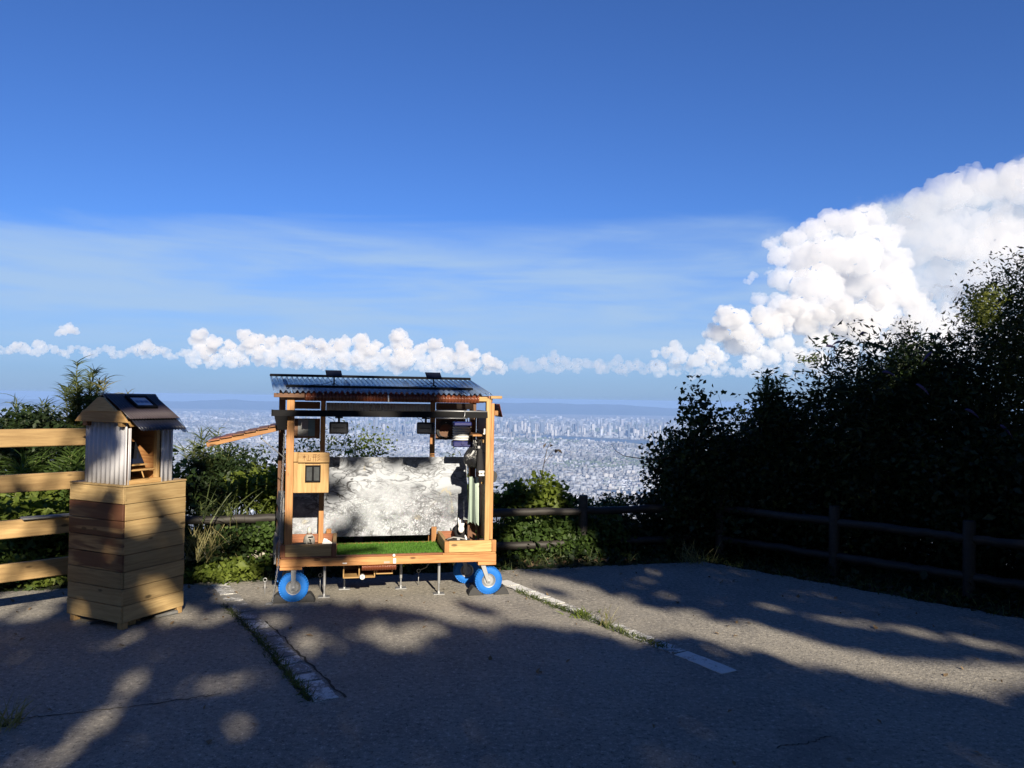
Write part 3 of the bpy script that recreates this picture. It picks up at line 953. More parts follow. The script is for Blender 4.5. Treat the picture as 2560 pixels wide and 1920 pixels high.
# right side bracket with its own little sheet
board('bracket', 'cedary', 1.669, 1.70, 0.03, 0.09, 1.46, 1.50)
part('bracket_sheet', corrugated(MB(), (1.705, 0.02, 1.555), (0, 1, 0), (0.25, 0, -1), (1, 0, 0.25), 0.3, 0.11, 0.026, 0.004), M_brpoly, bevel=0, smooth=True)
part('side_plate', MB().prism([(1.669, 0.90), (1.70, 0.915), (1.712, 0.955), (1.705, 0.985), (1.669, 1.01)], 'y', 0.09, 0.10), M_rub, bevel=0)
# cabinet with a window, hung between the left post and the inner post
cab = board('cabinet', 'pinez', 0.084, 0.352, 0.028, 0.16, 0.842, 1.10, bevel=0.003)
board('header_board', 'pinex', 0.118, 0.356, 0.008, 0.0275, 1.079, 1.158, cab)
board('header_block', 'pinez', 0.0835, 0.117, 0.012, 0.0275, 1.085, 1.160, cab)
board('cabinet_top', 'pinex', 0.084, 0.352, 0.028, 0.16, 1.101, 1.150, cab)
board('lintel_gap', 'brownx', 0.170, 0.285, 0.024, 0.0278, 1.068, 1.076, cab)
fr = MB()
for (x0, x1, z0, z1) in ((0.173, 0.290, 1.046, 1.058), (0.173, 0.290, 0.926, 0.938), (0.173, 0.183, 0.9385, 1.0455), (0.280, 0.290, 0.9385, 1.0455), (0.224, 0.239, 0.9385, 1.0455)):
    fr.box(x0, x1, 0.017, 0.0278, z0, z1)
win = part('window_frame', fr, M_black, cab, bevel=0.001)
for (x0, x1) in ((0.1832, 0.2238), (0.2392, 0.2798)):
    part('window_pane', MB().box(x0, x1, 0.022, 0.0278, 0.9387, 1.0453), plain('dim_glass', (0.055, 0.06, 0.062), 0.12, var=0.5, scale=25, spec=0.6, bstr=0), win, bevel=0)
# carved characters on the header board
ch = MB()


def stroke(x0, z0, x1, z1, w=0.0035):
    ch.bar((0.118 + x0, 0.0068, 1.079 + z0), (0.118 + x1, 0.0068, 1.079 + z1), 0.003, w, (0, 0, 1) if abs(x1 - x0) > abs(z1 - z0) else (1, 0, 0))


for s_ in ((0.047, 0.017, 0.047, 0.064), (0.036, 0.048, 0.058, 0.050), (0.047, 0.048, 0.036, 0.034), (0.047, 0.048, 0.056, 0.036),
           (0.079, 0.020, 0.079, 0.060), (0.066, 0.019, 0.096, 0.018), (0.067, 0.019, 0.067, 0.038), (0.094, 0.019, 0.094, 0.038),
           (0.112, 0.062, 0.140, 0.064), (0.108, 0.043, 0.142, 0.045), (0.119, 0.062, 0.114, 0.012), (0.132, 0.063, 0.132, 0.012),
           (0.162, 0.066, 0.146, 0.052), (0.164, 0.050, 0.146, 0.034), (0.166, 0.033, 0.144, 0.014)):
    stroke(*s_)
part('carved_lettering', ch, plain('carved_line', (0.13, 0.058, 0.018), 0.8), cab, bevel=0)
# awning flap on the left with its slats and prop
aw = MB().bar((-0.56, 0.05, 1.213), (0.0, 0.05, 1.352), 0.022, 0.036, (0, 0, 1))
aw = part('awning_rail', aw, W['cedarx'])
part('awning_rail', MB().bar((-0.60, 0.50, 1.213), (-0.05, 0.50, 1.352), 0.022, 0.036), W['cedarx'])
for k in range(6):
    x = -0.545 + k * 0.088
    z = 1.213 + (x + 0.56) / 0.56 * 0.139 + 0.026
    part('awning_slat', MB().hexa([(x, 0.02, z - 0.004), (x + 0.082, 0.02, z + 0.010), (x + 0.045, 0.53, z + 0.010), (x - 0.037, 0.53, z - 0.004), (x, 0.02, z + 0.008), (x + 0.082, 0.02, z + 0.022), (x + 0.045, 0.53, z + 0.022), (x - 0.037, 0.53, z + 0.008)]), W['redy'] if k < 2 else W['browny'])
part('awning_prop', MB().tube([(-0.158, 0.05, 1.30), (-0.160, 0.05, 1.262), (0.02, 0.05, 1.108)], 0.0045), M_steel, bevel=0, smooth=True)
part('prop_knuckle', MB().lathe([(0.003, -0.012), (0.010, 0), (0.003, 0.012)], (-0.160, 0.05, 1.264), 'y', 10), M_rub, bevel=0, smooth=True)
# turf deck
turf = part('turf_mat', MB().box(0.432, 1.262, 0.052, 0.52, 0.3305, 0.345), M_turf_base, bevel=0)
N = 9000
bx = rng.uniform(0.425, 1.268, N); by = rng.uniform(0.035, 0.52, N)
bh = rng.uniform(0.012, 0.022, N); ba = rng.uniform(0, 2 * np.pi, N); lean = rng.normal(0, 0.006, (N, 2))
V = np.zeros((N, 3, 3))
V[:, 0] = np.stack([bx - 0.0022 * np.cos(ba), by - 0.0022 * np.sin(ba), np.full(N, 0.343)], -1)
V[:, 1] = np.stack([bx + 0.0022 * np.cos(ba), by + 0.0022 * np.sin(ba), np.full(N, 0.343)], -1)
V[:, 2] = np.stack([bx + lean[:, 0], by + lean[:, 1], 0.344 + bh], -1)
tag(np_mesh('turf_blades', V.reshape(-1, 3), np.arange(N * 3).reshape(-1, 3), M_turf, turf), kind='stuff')
# latch, sticker strips on the beam
part('latch', MB().box(0.862, 0.885, -0.010, -0.0005, 0.282, 0.322).lathe([(0.010, -0.012), (0.011, -0.002)], (0.868, 0, 0.346), 'y', 10), M_white, bevel=0.001)
part('name_plate', MB().box(0.470, 0.504, -0.004, -0.0006, 0.288, 0.298), M_white, bevel=0)
part('name_plate', MB().box(0.790, 0.836, -0.004, -0.0006, 0.283, 0.300), plain('pink_label', (0.55, 0.30, 0.24), 0.6), bevel=0)
part('under_skirt', corrugated(MB(), (0.62, 0.02, 0.272), (1, 0, 0), (0, 0, -1), (0, -1, 0), 0.27, 0.045, 0.013, 0.003), M_brpoly, bevel=0, smooth=True)
# open drawers under the deck
for (x0, x1, zb, nd_) in ((0.475, 0.728, 0.150, 2), (0.735, 0.868, 0.175, 1)):
    dr = board('drawer', 'pinex', x0, x1, 0.10, 0.36, zb, zb + 0.010)
    for x in ([x0, (x0 + x1) / 2 - 0.005, x1 - 0.010] if nd_ == 2 else [x0, x1 - 0.010]):
        board('drawer_side', 'pinez', x, x + 0.010, 0.10, 0.36, zb + 0.0101, 0.2735, dr)
    board('drawer_back', 'brownx', x0 + 0.011, x1 - 0.011, 0.345, 0.36, zb + 0.0101, 0.2735, dr)
# castor wheels
TY = [(0.048, -0.030), (0.070, -0.036), (0.098, -0.034), (0.110, -0.024), (0.114, 0), (0.110, 0.024), (0.098, 0.034), (0.070, 0.036), (0.048, 0.030)]


def wheel(x, y, lean, label=None, top=0.262):
    w = part('wheel', MB().lathe(TY, (0, 0, 0), 'y', 40, cap=False), M_blue, smooth=True, bevel=0)
    w.location = (x, y, 0.114)
    tr = MB()
    for k in range(36):
        a = 2 * math.pi * k / 36
        for s in (-1, 1):
            c = Vector((math.cos(a) * 0.1065, s * 0.026, math.sin(a) * 0.1065))
            tr.bar(c - Vector((-math.sin(a), 0.4 * s, math.cos(a))) * 0.006, c + Vector((-math.sin(a), 0.4 * s, math.cos(a))) * 0.006, 0.012, 0.012, c)
    tag(part('tread', tr, M_blue, w, bevel=0), kind='stuff')
    part('rim', MB().lathe([(0.014, -0.030), (0.036, -0.030), (0.042, -0.022), (0.050, -0.033), (0.056, -0.036), (0.058, -0.030), (0.058, 0.030), (0.05, 0.033), (0.014, 0.028)], (0, 0, 0), 'y', 32), M_steel, w, smooth='auto', bevel=0)
    fk = MB()
    hx = -lean * (top - 0.114)
    for s in (-1, 1):
        yy = s * 0.044
        fk.hexa([(-0.014, yy - 0.0025, -0.016), (0.014, yy - 0.0025, -0.016), (0.014, yy + 0.0025, -0.016), (-0.014, yy + 0.0025, -0.016),
                 (hx - 0.020, yy - 0.0025, top - 0.124), (hx + 0.020, yy - 0.0025, top - 0.124), (hx + 0.020, yy + 0.0025, top - 0.124), (hx - 0.020, yy + 0.0025, top - 0.124)])
    fk.box(hx - 0.03, hx + 0.03, -0.0465, 0.0465, top - 0.1241, top - 0.112)
    part('fork', fk, M_steel, w, bevel=0.001)
    part('axle_bolt', MB().lathe([(0.005, -0.054), (0.0105, -0.053), (0.0105, -0.047), (0.006, -0.046), (0.006, 0.05)], (0, 0, 0), 'y', 12), M_steel, w, smooth='auto', bevel=0)
    return w


wheel(0.102, 0.045, 0.0)
wheel(1.640, 0.055, 0.36)
wheel(0.040, 0.50, 0.0)
wheel(1.520, 0.44, 0.28)
# jacks
for (x, y) in ((0.332, 0.145), (0.488, 0.385), (0.95, 0.335), (1.242, 0.105)):
    j = part('jack', MB().tube([(x, y, 0.02), (x, y, 0.10)], 0.0065, 10).tube([(x, y, 0.085), (x, y, 0.272)], 0.0115, 10), M_steel, bevel=0, smooth='auto')
    part('jack_foot', MB().box(x - 0.045, x + 0.045, y - 0.035, y + 0.035, 0.001, 0.007), M_steel, j, bevel=0)
    part('jack_nut', MB().lathe([(0.011, 0.006), (0.011, 0.022), (0.008, 0.026)], (x, y, 0), 'z', 6), M_steel, j, bevel=0)

# ------------------------------------------------------------------ things on, in and beside the cart


def at_cart(name, label, cat, p=(0, 0, 0), group=None):
    return empty(name, label, cat, cw(p), (0, 0, PSI), group)


def sub(name, mb, mt, parent, bevel=0.0, smooth=False):
    return mb.build(name, mt, parent, smooth, bevel)


# the big painted sheet at the back
def painting(t):
    co = t.nodes.new('ShaderNodeTexCoord').outputs['Object']
    def ridge(sc, w, dist=1.6, det=5, stretch=(1, 1, 1.7)):
        n = noise(t, mapping(t, co, stretch), sc, det, 0.55, dist)
        return mapr(t, mth(t, 'ABSOLUTE', mth(t, 'SUBTRACT', n, 0.5)), w, w * 0.2)
    sepz = t.nodes.new('ShaderNodeSeparateXYZ'); t.links.new(co, sepz.inputs[0])
    low = mapr(t, mth(t, 'ADD', sepz.outputs[2], mth(t, 'MULTIPLY', noise(t, co, 2.2, 3), 0.5)), 1.10, 0.80)
    l1 = ridge(2.6, 0.046, 1.9)
    l2 = ridge(5.5, 0.045, 0.9, 4, (1, 1, 2.6))
    l3 = ridge(13, 0.09, 2.2, 5, (1.3, 1, 1))
    sel = mapr(t, noise(t, co, 1.7, 2), 0.45, 0.58)
    ink = mth(t, 'MAXIMUM', mth(t, 'MULTIPLY', l1, mth(t, 'ADD', mth(t, 'MULTIPLY', sel, 0.65), 0.35)), mth(t, 'MULTIPLY', l2, 0.7))
    ink = mth(t, 'MAXIMUM', ink, mth(t, 'MULTIPLY', mth(t, 'MULTIPLY', l3, low), 0.85))
    ink = mth(t, 'MULTIPLY', ink, mapr(t, noise(t, co, 6, 3), 0.35, 0.6, 0.35, 1.0))
    wash = mapr(t, noise(t, mapping(t, co, (1, 1, 2.2)), 2.6, 4, 0.5, 0.8), 0.50, 0.70, 0, 0.75)
    col = mixc(t, wash, (0.37, 0.40, 0.45), (0.13, 0.145, 0.17))
    yel = mth(t, 'MULTIPLY', mapr(t, noise(t, mapping(t, co, (1, 1, 1), (3, 1, 7)), 4.2, 4, 0.6, 1.0), 0.60, 0.70, 0, 0.55), 1.0)
    col = mixc(t, yel, col, (0.38, 0.32, 0.16))
    v = t.nodes.new('ShaderNodeTexVoronoi'); v.inputs['Scale'].default_value = 75; t.links.new(co, v.inputs['Vector'])
    dots = mth(t, 'MULTIPLY', mapr(t, v.outputs['Distance'], 0.34, 0.24), low)
    hs = t.nodes.new('ShaderNodeHueSaturation'); hs.inputs['Saturation'].default_value = 0.55; hs.inputs['Value'].default_value = 0.5
    t.links.new(v.outputs['Color'], hs.inputs['Color'])
    col = mixc(t, mth(t, 'MULTIPLY', dots, 0.45), col, hs.outputs[0])
    col = mixc(t, mth(t, 'MULTIPLY', ink, 0.95), col, (0.025, 0.025, 0.03))
    return pbsdf(t, col, 0.6, 0, 0.3)


M_paint = material('ink_drawing', painting)
pn = at_cart('painted_sheet', 'large white sheet with a flowing ink drawing stretched across the back of the cart', 'painting', (0, 0, 0))
nU, nV = 60, 24
vs, fs = [], []
for yk in (0, 1):
    for i in range(nU + 1):
        for j in range(nV + 1):
            u_, v_ = i / nU, j / nV
            x = 0.005 + u_ * (1.525 + 0.03 * (1 - v_))
            z = 0.395 + v_ * 0.682
            vs.append((x, 0.600 + yk * 0.006 + 0.004 * math.sin(u_ * 9 + v_ * 3) * math.sin(v_ * 5), z))
st_ = (nU + 1) * (nV + 1)
for i in range(nU):
    for j in range(nV):
        a = i * (nV + 1) + j
        fs.append((a, a + nV + 1, a + nV + 2, a + 1))
        fs.append((st_ + a, st_ + a + 1, st_ + a + nV + 2, st_ + a + nV + 1))
for i in range(nU):
    a = i * (nV + 1); b_ = a + nV + 1
    fs.append((a, st_ + a, st_ + b_, b_)); fs.append((a + nV, b_ + nV, st_ + b_ + nV, st_ + a + nV))
sub('canvas', MB().add(vs, fs), M_paint, pn, smooth='auto')
sub('edge_batten', MB().box(0.0, 1.56, 0.608, 0.618, 0.397, 0.412), W['brownx'], pn)
sub('edge_batten', MB().box(0.0, 1.53, 0.608, 0.618, 1.058, 1.074), W['brownx'], pn)

# two flood lights under the gutter, two little solar panels on the roof
for (x, z, yaw, lab) in ((0.423, 1.353, 0.0, 'black square floodlight hanging from the gutter, facing squarely out'), (1.100, 1.355, -0.55, 'black floodlight hanging from the gutter, twisted to show its ribbed back')):
    o = at_cart('flood_lamp', lab, 'floodlight', (x, -0.03, 1.440), 'floodlights under the cart gutter')
    o.rotation_euler[2] = PSI + yaw
    dz = z - 1.440
    sub('lamp_body', MB().prism([(-0.068, dz - 0.047), (0.068, dz - 0.047), (0.073, dz - 0.042), (0.073, dz + 0.040), (0.067, dz + 0.047), (-0.067, dz + 0.047), (-0.073, dz + 0.040), (-0.073, dz - 0.042)], 'y', -0.014, 0.018), M_plast, o, 0.003)
    sub('lens', MB().box(-0.058, 0.058, -0.0175, -0.0142, dz - 0.034, dz + 0.034), plain('dark_lens', (0.02, 0.021, 0.024), 0.15, var=0.1, bstr=0), o)
    sub('rib', MB().box(-0.045, 0.045, -0.021, -0.0176, dz - 0.002, dz + 0.004), M_plast, o)
    sub('bracket', MB().tube([(0, 0, dz + 0.045), (0, 0, 0.004)], 0.009, 8).box(-0.03, 0.03, -0.012, 0.012, -0.012, -0.001), M_plast, o)
    sub('cable', MB().tube([(-0.03, 0.01, dz + 0.046), (-0.045, 0.01, dz + 0.066), (-0.085, 0.012, -0.004)], 0.0025, 6), M_plast, o, smooth=True)
for (x, lab) in ((0.325, 'small tilted solar panel on the roof, beside the end with the awning flap'), (1.135, 'small tilted solar panel on the roof, toward the end with the towel')):
    p = RR_ + dwn * 0.55 + Vector((x + 0.16, 0, 0)) + nrm * 0.008
    o = at_cart('solar_panel', lab, 'solar panel', (p.x, p.y, p.z), 'solar panels on the cart roof')
    sub('stem', MB().tube([(0, 0, 0), (0, 0.012, 0.075)], 0.006, 8).box(-0.02, 0.02, -0.02, 0.02, 0, 0.008), M_plast, o)
    t_ = MB().hexa([(-0.060, -0.020, 0.060), (0.066, -0.020, 0.060), (0.054, 0.034, 0.112), (-0.072, 0.034, 0.112), (-0.060, -0.026, 0.066), (0.066, -0.026, 0.066), (0.054, 0.028, 0.118), (-0.072, 0.028, 0.118)])
    pnl = sub('panel', t_, M_plast, o, 0.002)
    sub('cells', MB().hexa([(-0.053, -0.0233, 0.070), (0.059, -0.0233, 0.070), (0.049, 0.0235, 0.115), (-0.063, 0.0235, 0.115), (-0.053, -0.0245, 0.0715), (0.059, -0.0245, 0.0715), (0.049, 0.0223, 0.1165), (-0.063, 0.0223, 0.1165)]), plain('solar_cells', (0.010, 0.013, 0.026), 0.35, var=0.2, spec=0.3, bstr=0), pnl)
    sub('cable', MB().tube([(-0.01, 0, 0.03), (-0.07, -0.03, 0.004), (-0.16, -0.07, -0.006), (-0.24, -0.08, -0.012)], 0.0022, 6), M_plast, o, smooth=True)
# hose coil
o = at_cart('hose_coil', 'thin dark hose coiled on the brown board near the towel', 'hose', (1.325, 0.482, 1.325))
pts = []
for k in range(120):
    a = 2 * math.pi * k / 24
    r_ = 0.070 + 0.010 * math.sin(k * 0.21)
    pts.append((r_ * math.cos(a), -0.006 + 0.005 * math.sin(k * 0.5), r_ * math.sin(a) - 0.015 * (k / 120)))
sub('coil', MB().tube(pts, 0.004, 6), M_rub, o, smooth=True)
sub('hook', MB().box(-0.006, 0.006, -0.018, 0.018, 0.058, 0.064), M_steel, o)
# collapsible water carrier
o = at_cart('water_container', 'collapsed concertina water carrier, white ribs with dark blue top and base', 'container', (1.443, 0.33, 1.186))
pr = [(0.050, 0.048)]
for k in range(6):
    z = 0.050 + k * 0.021
    pr += [(0.070, z), (0.082, z + 0.0105), (0.070, z + 0.021)]
sub('bellows', MB().lathe(pr, (0, 0, 0), 'z', 4 * 8), plain('milky_plastic', (0.50, 0.51, 0.52), 0.45, var=0.1), o, smooth='auto')
sub('base', MB().box(-0.080, 0.080, -0.075, 0.075, 0, 0.049), M_dblue, o, 0.008)
sub('lid', MB().box(-0.076, 0.076, -0.07, 0.07, 0.177, 0.212), M_dblue, o, 0.008)
sub('handle', MB().tube([(-0.05, 0, 0.212), (-0.045, 0, 0.243), (0.045, 0, 0.243), (0.05, 0, 0.212)], 0.006, 6), M_dblue, o, smooth=True)
sub('spout', MB().lathe([(0.016, -0.085), (0.016, -0.074)], (0, 0, 0.035), 'y', 10), M_dblue, o)


def blob(mb, c, r, seed, rough=0.2, sub_=2):
    v, f = ICO[sub_]
    q = np.random.default_rng(seed)
    ph = q.uniform(0, 6, 6); fr_ = q.uniform(2, 5, 6)
    d = 1 + rough * (np.sin(v[:, 0] * fr_[0] + ph[0]) * np.sin(v[:, 1] * fr_[1] + ph[1]) + 0.5 * np.sin(v[:, 2] * fr_[2] * 2 + ph[2]) * np.sin(v[:, 0] * fr_[3] * 2 + ph[3]))
    vv = v * d[:, None] * np.array(r) + np.array(c)
    return mb.add(vv.tolist(), f.tolist())


M_bin = plain('black_film', (0.014, 0.015, 0.018), 0.22, var=0.3, scale=20, spec=0.7, bstr=0.9)
M_cloth = plain('black_cloth', (0.012, 0.012, 0.014), 0.9, var=0.4, scale=20, bstr=0.5)
o = at_cart('plastic_bag', 'crumpled shiny black plastic bag hung on the inner side wall', 'bag', (1.505, 0.18, 1.02))
sub('pouch', blob(MB(), (0, 0, 0.085), (0.060, 0.055, 0.080), 4, 0.28, 3), M_bin, o, smooth=True)
sub('knot', blob(MB(), (0.03, 0.0, 0.185), (0.026, 0.022, 0.065), 6, 0.3, 3), M_bin, o, smooth=True)
sub('painted_glint', MB().hexa([(-0.02, -0.062, 0.10), (-0.012, -0.064, 0.10), (0.018, -0.056, 0.14), (0.006, -0.056, 0.146), (-0.02, -0.064, 0.104), (-0.012, -0.066, 0.104), (0.018, -0.058, 0.143), (0.006, -0.058, 0.149)]), plain('painted_sheen', (0.35, 0.36, 0.37), 0.3), o)  # pale sliver painted on the black film as a highlight
o = at_cart('shoulder_bag', 'long black cloth bag with a strap hanging beside the front post', 'bag', (1.568, 0.10, 0.985))
sub('body', MB().hexa([(-0.030, -0.02, 0), (0.028, -0.02, 0.0), (0.028, 0.04, 0.0), (-0.030, 0.04, 0.0), (-0.022, -0.012, 0.20), (0.012, -0.012, 0.20), (0.012, 0.03, 0.20), (-0.022, 0.03, 0.20)]), M_cloth, o, 0.010)
sub('strap', MB().tube([(-0.016, 0.005, 0.195), (-0.012, 0.004, 0.262), (0.0, 0.004, 0.272), (0.008, 0.005, 0.25), (0.008, 0.005, 0.195)], 0.005, 6), M_cloth, o, smooth=True)
sub('tag', MB().box(-0.026, -0.006, -0.018, -0.014, 0.202, 0.222), plain('grey_tag', (0.3, 0.3, 0.31), 0.6), o)
# little lettered plate
o = at_cart('lettered_plate', 'tiny white plate with dark lettering above the hanging towel', 'sign', (1.582, 0.062, 0.985))
sub('plate', MB().box(-0.030, 0.018, 0, 0.004, -0.022, 0.020), M_white, o)
cu = bpy.data.curves.new('lettering', 'FONT')
cu.body = 'OETS'
cu.size = 0.021; cu.align_x = 'CENTER'; cu.align_y = 'CENTER'; cu.extrude = 0.0006; cu.offset = 0.0008
tmp = bpy.data.objects.new('lettering', cu); COL.objects.link(tmp)
dg = bpy.context.evaluated_depsgraph_get()
me_l = bpy.data.meshes.new_from_object(tmp.evaluated_get(dg))
bpy.data.objects.remove(tmp)
lo = bpy.data.objects.new('lettering', me_l); COL.objects.link(lo); lo.parent = o
lo.location = (-0.006, -0.0012, -0.004); lo.rotation_euler = (R(90), 0, 0)
me_l.materials.clear(); me_l.materials.append(M_black)
# towel
M_tow = plain('green_towel', (0.30, 0.38, 0.32), 0.95, var=0.18, scale=14, bstr=0.8)
M_tow2 = plain('dark_stripe', (0.075, 0.10, 0.09), 0.95, var=0.2, scale=14, bstr=0.8)
o = at_cart('towel', 'pale green and dark striped towel hanging down the inner side wall', 'towel', (1.545, 0.22, 0.545))


def cloth_strip(xa, xb, ph, mt, nm):
    vs, fs = [], []
    n1_, n2_ = 8, 22
    for k in (0, 1):
        for i in range(n1_ + 1):
            for j in range(n2_ + 1):
                u_, v_ = i / n1_, j / n2_
                x = xa + (xb - xa) * u_ + 0.016 * (1 - v_) * (xa + xb) * 10 * 0.12 - 0.008 * v_
                x *= 1 + 0.30 * (1 - v_) ** 2
                y = -0.012 * math.sin(x * 150 + v_ * 1.5 + ph) * (0.5 + 0.6 * (1 - v_)) + k * 0.003
                z = v_ * 0.395 + 0.018 * math.sin(u_ * 3 + ph) * (1 - v_)
                vs.append((x, y, z))
    s0 = (n1_ + 1) * (n2_ + 1)
    for i in range(n1_):
        for j in range(n2_):
            a = i * (n2_ + 1) + j
            fs += [(a, a + n2_ + 1, a + n2_ + 2, a + 1), (s0 + a, s0 + a + 1, s0 + a + n2_ + 2, s0 + a + n2_ + 1)]
    sub(nm, MB().add(vs, fs), mt, o, smooth=True)


cloth_strip(-0.040, -0.012, 0, M_tow, 'cloth')
cloth_strip(-0.0122, 0.012, 1.4, M_tow2, 'dark_band')
cloth_strip(0.0118, 0.042, 2.6, plain('pale_towel', (0.44, 0.53, 0.45), 0.95, var=0.12, scale=14, bstr=0.8), 'pale_edge')
o = at_cart('whistle_cord', 'yellow cord with a small wooden toggle hung beside the towel', 'cord', (1.592, 0.15, 0.90))
sub('cord', MB().tube([(-0.02, 0, 0.04), (0.005, -0.01, 0.052), (0.012, -0.01, 0.03), (0.002, -0.012, 0.0)], 0.004, 6), plain('yellow_cord', (0.55, 0.48, 0.12), 0.8), o, smooth=True)
sub('toggle', MB().lathe([(0.003, -0.012), (0.010, -0.004), (0.010, 0.006), (0.003, 0.012)], (0.002, -0.012, -0.004), 'z', 10), plain('toggle_wood', (0.6, 0.36, 0.12), 0.5), o, smooth=True)
# white clip on the post side
o = at_cart('wall_clip', 'small white plastic clip screwed inside the front post under the roof', 'clip', (1.594, 0.06, 1.325))
sub('clip_body', MB().box(-0.008, 0.005, -0.008, 0.008, -0.012, 0.026).box(-0.013, 0.004, -0.010, 0.008, -0.022, -0.010), M_white, o, 0.003)
# brown folding stool in the corner
o = at_cart('folding_stool', 'dark brown folded stool standing in the corner of the right box', 'stool', (1.555, 0.30, 0.371))
for dx in (-0.055, 0.03):
    sub('leg', MB().box(dx, dx + 0.016, -0.02, 0.0, 0, 0.17), W['brownz'], o, 0.001)
sub('seat', MB().box(-0.07, 0.044, -0.03, 0.16, 0.1705, 0.186), W['browny'], o, 0.002)
sub('brace', MB().bar((-0.05, -0.01, 0.11), (0.035, -0.01, 0.06), 0.010, 0.012), W['brownx'], o)
sub('back_panel', MB().box(-0.07, 0.03, 0.10, 0.116, 0.0, 0.17), W['brownz'], o)
o = at_cart('paper_block', 'small wooden block with a grey card lying on the brown stool', 'block', (1.53, 0.29, 0.5575))
sub('card', MB().hexa([(-0.075, -0.05, 0.022), (0.0, -0.055, 0.016), (0.01, 0.04, 0.016), (-0.06, 0.05, 0.022), (-0.075, -0.05, 0.025), (0.0, -0.055, 0.019), (0.01, 0.04, 0.019), (-0.06, 0.05, 0.025)]), plain('grey_card', (0.33, 0.37, 0.37), 0.6), o)
sub('block', MB().box(-0.03, 0.012, -0.05, 0.03, 0, 0.016), W['cedarx'], o, 0.002)
# black pouch and gloves on the right box
o = at_cart('tool_pouch', 'flat black tool pouch with a pale strap lying on the right box', 'pouch', (1.385, 0.06, 0.371))
sub('pouch', blob(MB(), (0, 0.02, 0.070), (0.095, 0.05, 0.022), 12, 0.16, 3).box(-0.085, 0.085, -0.01, 0.06, 0, 0.068), M_cloth, o, smooth='auto')
sub('strap', MB().tube([(-0.09, -0.02, 0.082), (-0.04, -0.03, 0.100), (0.02, -0.03, 0.092), (0.06, -0.02, 0.08)], 0.006, 6), plain('grey_strap', (0.25, 0.25, 0.24), 0.8), o, smooth=True)
sub('buckle', MB().box(-0.012, 0.012, -0.04, -0.032, 0.078, 0.098), M_steel, o)
o = at_cart('rain_jacket', 'heap of dark wrinkled fabric leaning in front of the painted sheet', 'jacket', (1.462, 0.42, 0.371))
sub('fabric', blob(MB(), (0, 0, 0.085), (0.062, 0.05, 0.085), 21, 0.22, 3), M_cloth, o, smooth=True)
sub('fold', blob(MB(), (0.02, -0.02, 0.03), (0.06, 0.06, 0.03), 22, 0.2, 3), M_cloth, o, smooth=True)
o = at_cart('work_glove', 'white work glove tucked upright on the dark fabric heap', 'glove', (1.452, 0.33, 0.505))
for k, (dx, h, tl) in enumerate(((-0.018, 0.075, -0.15), (-0.007, 0.060, -0.03), (0.005, 0.055, 0.1), (0.016, 0.045, 0.22))):
    sub('finger', MB().tube([(dx, 0, 0.0), (dx + tl * 0.02, 0, h * 0.6), (dx + tl * 0.05, 0, h)], [0.0075, 0.007, 0.0045], 8), M_white, o, smooth=True)
sub('palm', blob(MB(), (0, 0, -0.02), (0.026, 0.013, 0.035), 9, 0.1), M_white, o, smooth=True)
o = at_cart('white_peg', 'white tapered plastic peg at the front of the right box', 'peg', (1.455, 0.05, 0.371))
sub('peg', MB().tube([(0, 0, 0), (-0.004, 0, 0.09), (-0.012, 0, 0.112)], [0.007, 0.009, 0.004], 8), M_white, o, smooth=True)
# stoneware bottle in the left box, cards and slate beside it
M_jar = plain('stoneware', (0.34, 0.325, 0.29), 0.55, var=0.12, scale=20)
o = at_cart('stoneware_bottle', 'grey stoneware bottle with black brushwork standing in the left box', 'bottle', (0.208, 0.14, 0.371))
sub('bottle', MB().lathe([(0.030, 0), (0.042, 0.018), (0.046, 0.048), (0.040, 0.078), (0.022, 0.100), (0.017, 0.104)], (0, 0, 0.03), 'z', 24), M_jar, o, smooth=True)
sub('foot_ring', MB().lathe([(0.032, 0), (0.034, 0.031)], (0, 0, 0), 'z', 20), M_jar, o)
sub('neck_cap', MB().lathe([(0.016, 0.1345), (0.018, 0.16), (0.012, 0.184), (0.004, 0.188)], (0, 0, 0), 'z', 18), plain('cap_grey', (0.40, 0.41, 0.38), 0.5), o, smooth=True)
sub('neck_cord', MB().lathe([(0.0205, 0.1305), (0.0215, 0.134), (0.0205, 0.1375)], (0, 0, 0), 'z', 18), plain('red_cord', (0.16, 0.05, 0.03), 0.8), o)
bb = MB()
for (a, b_) in (((-0.012, 0.113), (0.026, 0.117)), ((-0.006, 0.098), (0.014, 0.09)), ((0.0, 0.088), (0.012, 0.074)), ((-0.016, 0.070), (0.02, 0.066))):
    bb.bar((a[0] + 0.006, -0.043 if b_[1] > 0.07 else -0.045, a[1]), (b_[0] + 0.004, -0.041, b_[1]), 0.006, 0.008)
sub('brushwork', bb, M_black, o)
o = at_cart('slate_tile', 'thin black slate leaning low in the left box', 'slate', (0.10, 0.10, 0.42))
sub('slate', MB().hexa([(-0.04, -0.04, 0.0), (0.085, -0.04, 0.014), (0.085, 0.05, 0.014), (-0.04, 0.05, 0.0), (-0.04, -0.04, 0.006), (0.085, -0.04, 0.020), (0.085, 0.05, 0.020), (-0.04, 0.05, 0.006)]), M_rub, o)
sub('prop', MB().box(0.0, 0.02, -0.01, 0.03, -0.0485, 0.004), W['brownx'], o)
o = at_cart('folded_cards', 'little heap of white paper cards in the corner of the left box', 'cards', (0.345, 0.16, 0.371))
for k in range(4):
    sub('card', MB().bar((-0.035 + k * 0.014, 0.0 + k * 0.01, 0.0), (-0.010 + k * 0.016, 0.02 + k * 0.01, 0.085 - 0.012 * k), 0.03, 0.002, (0, 1, 0)), M_white, o)
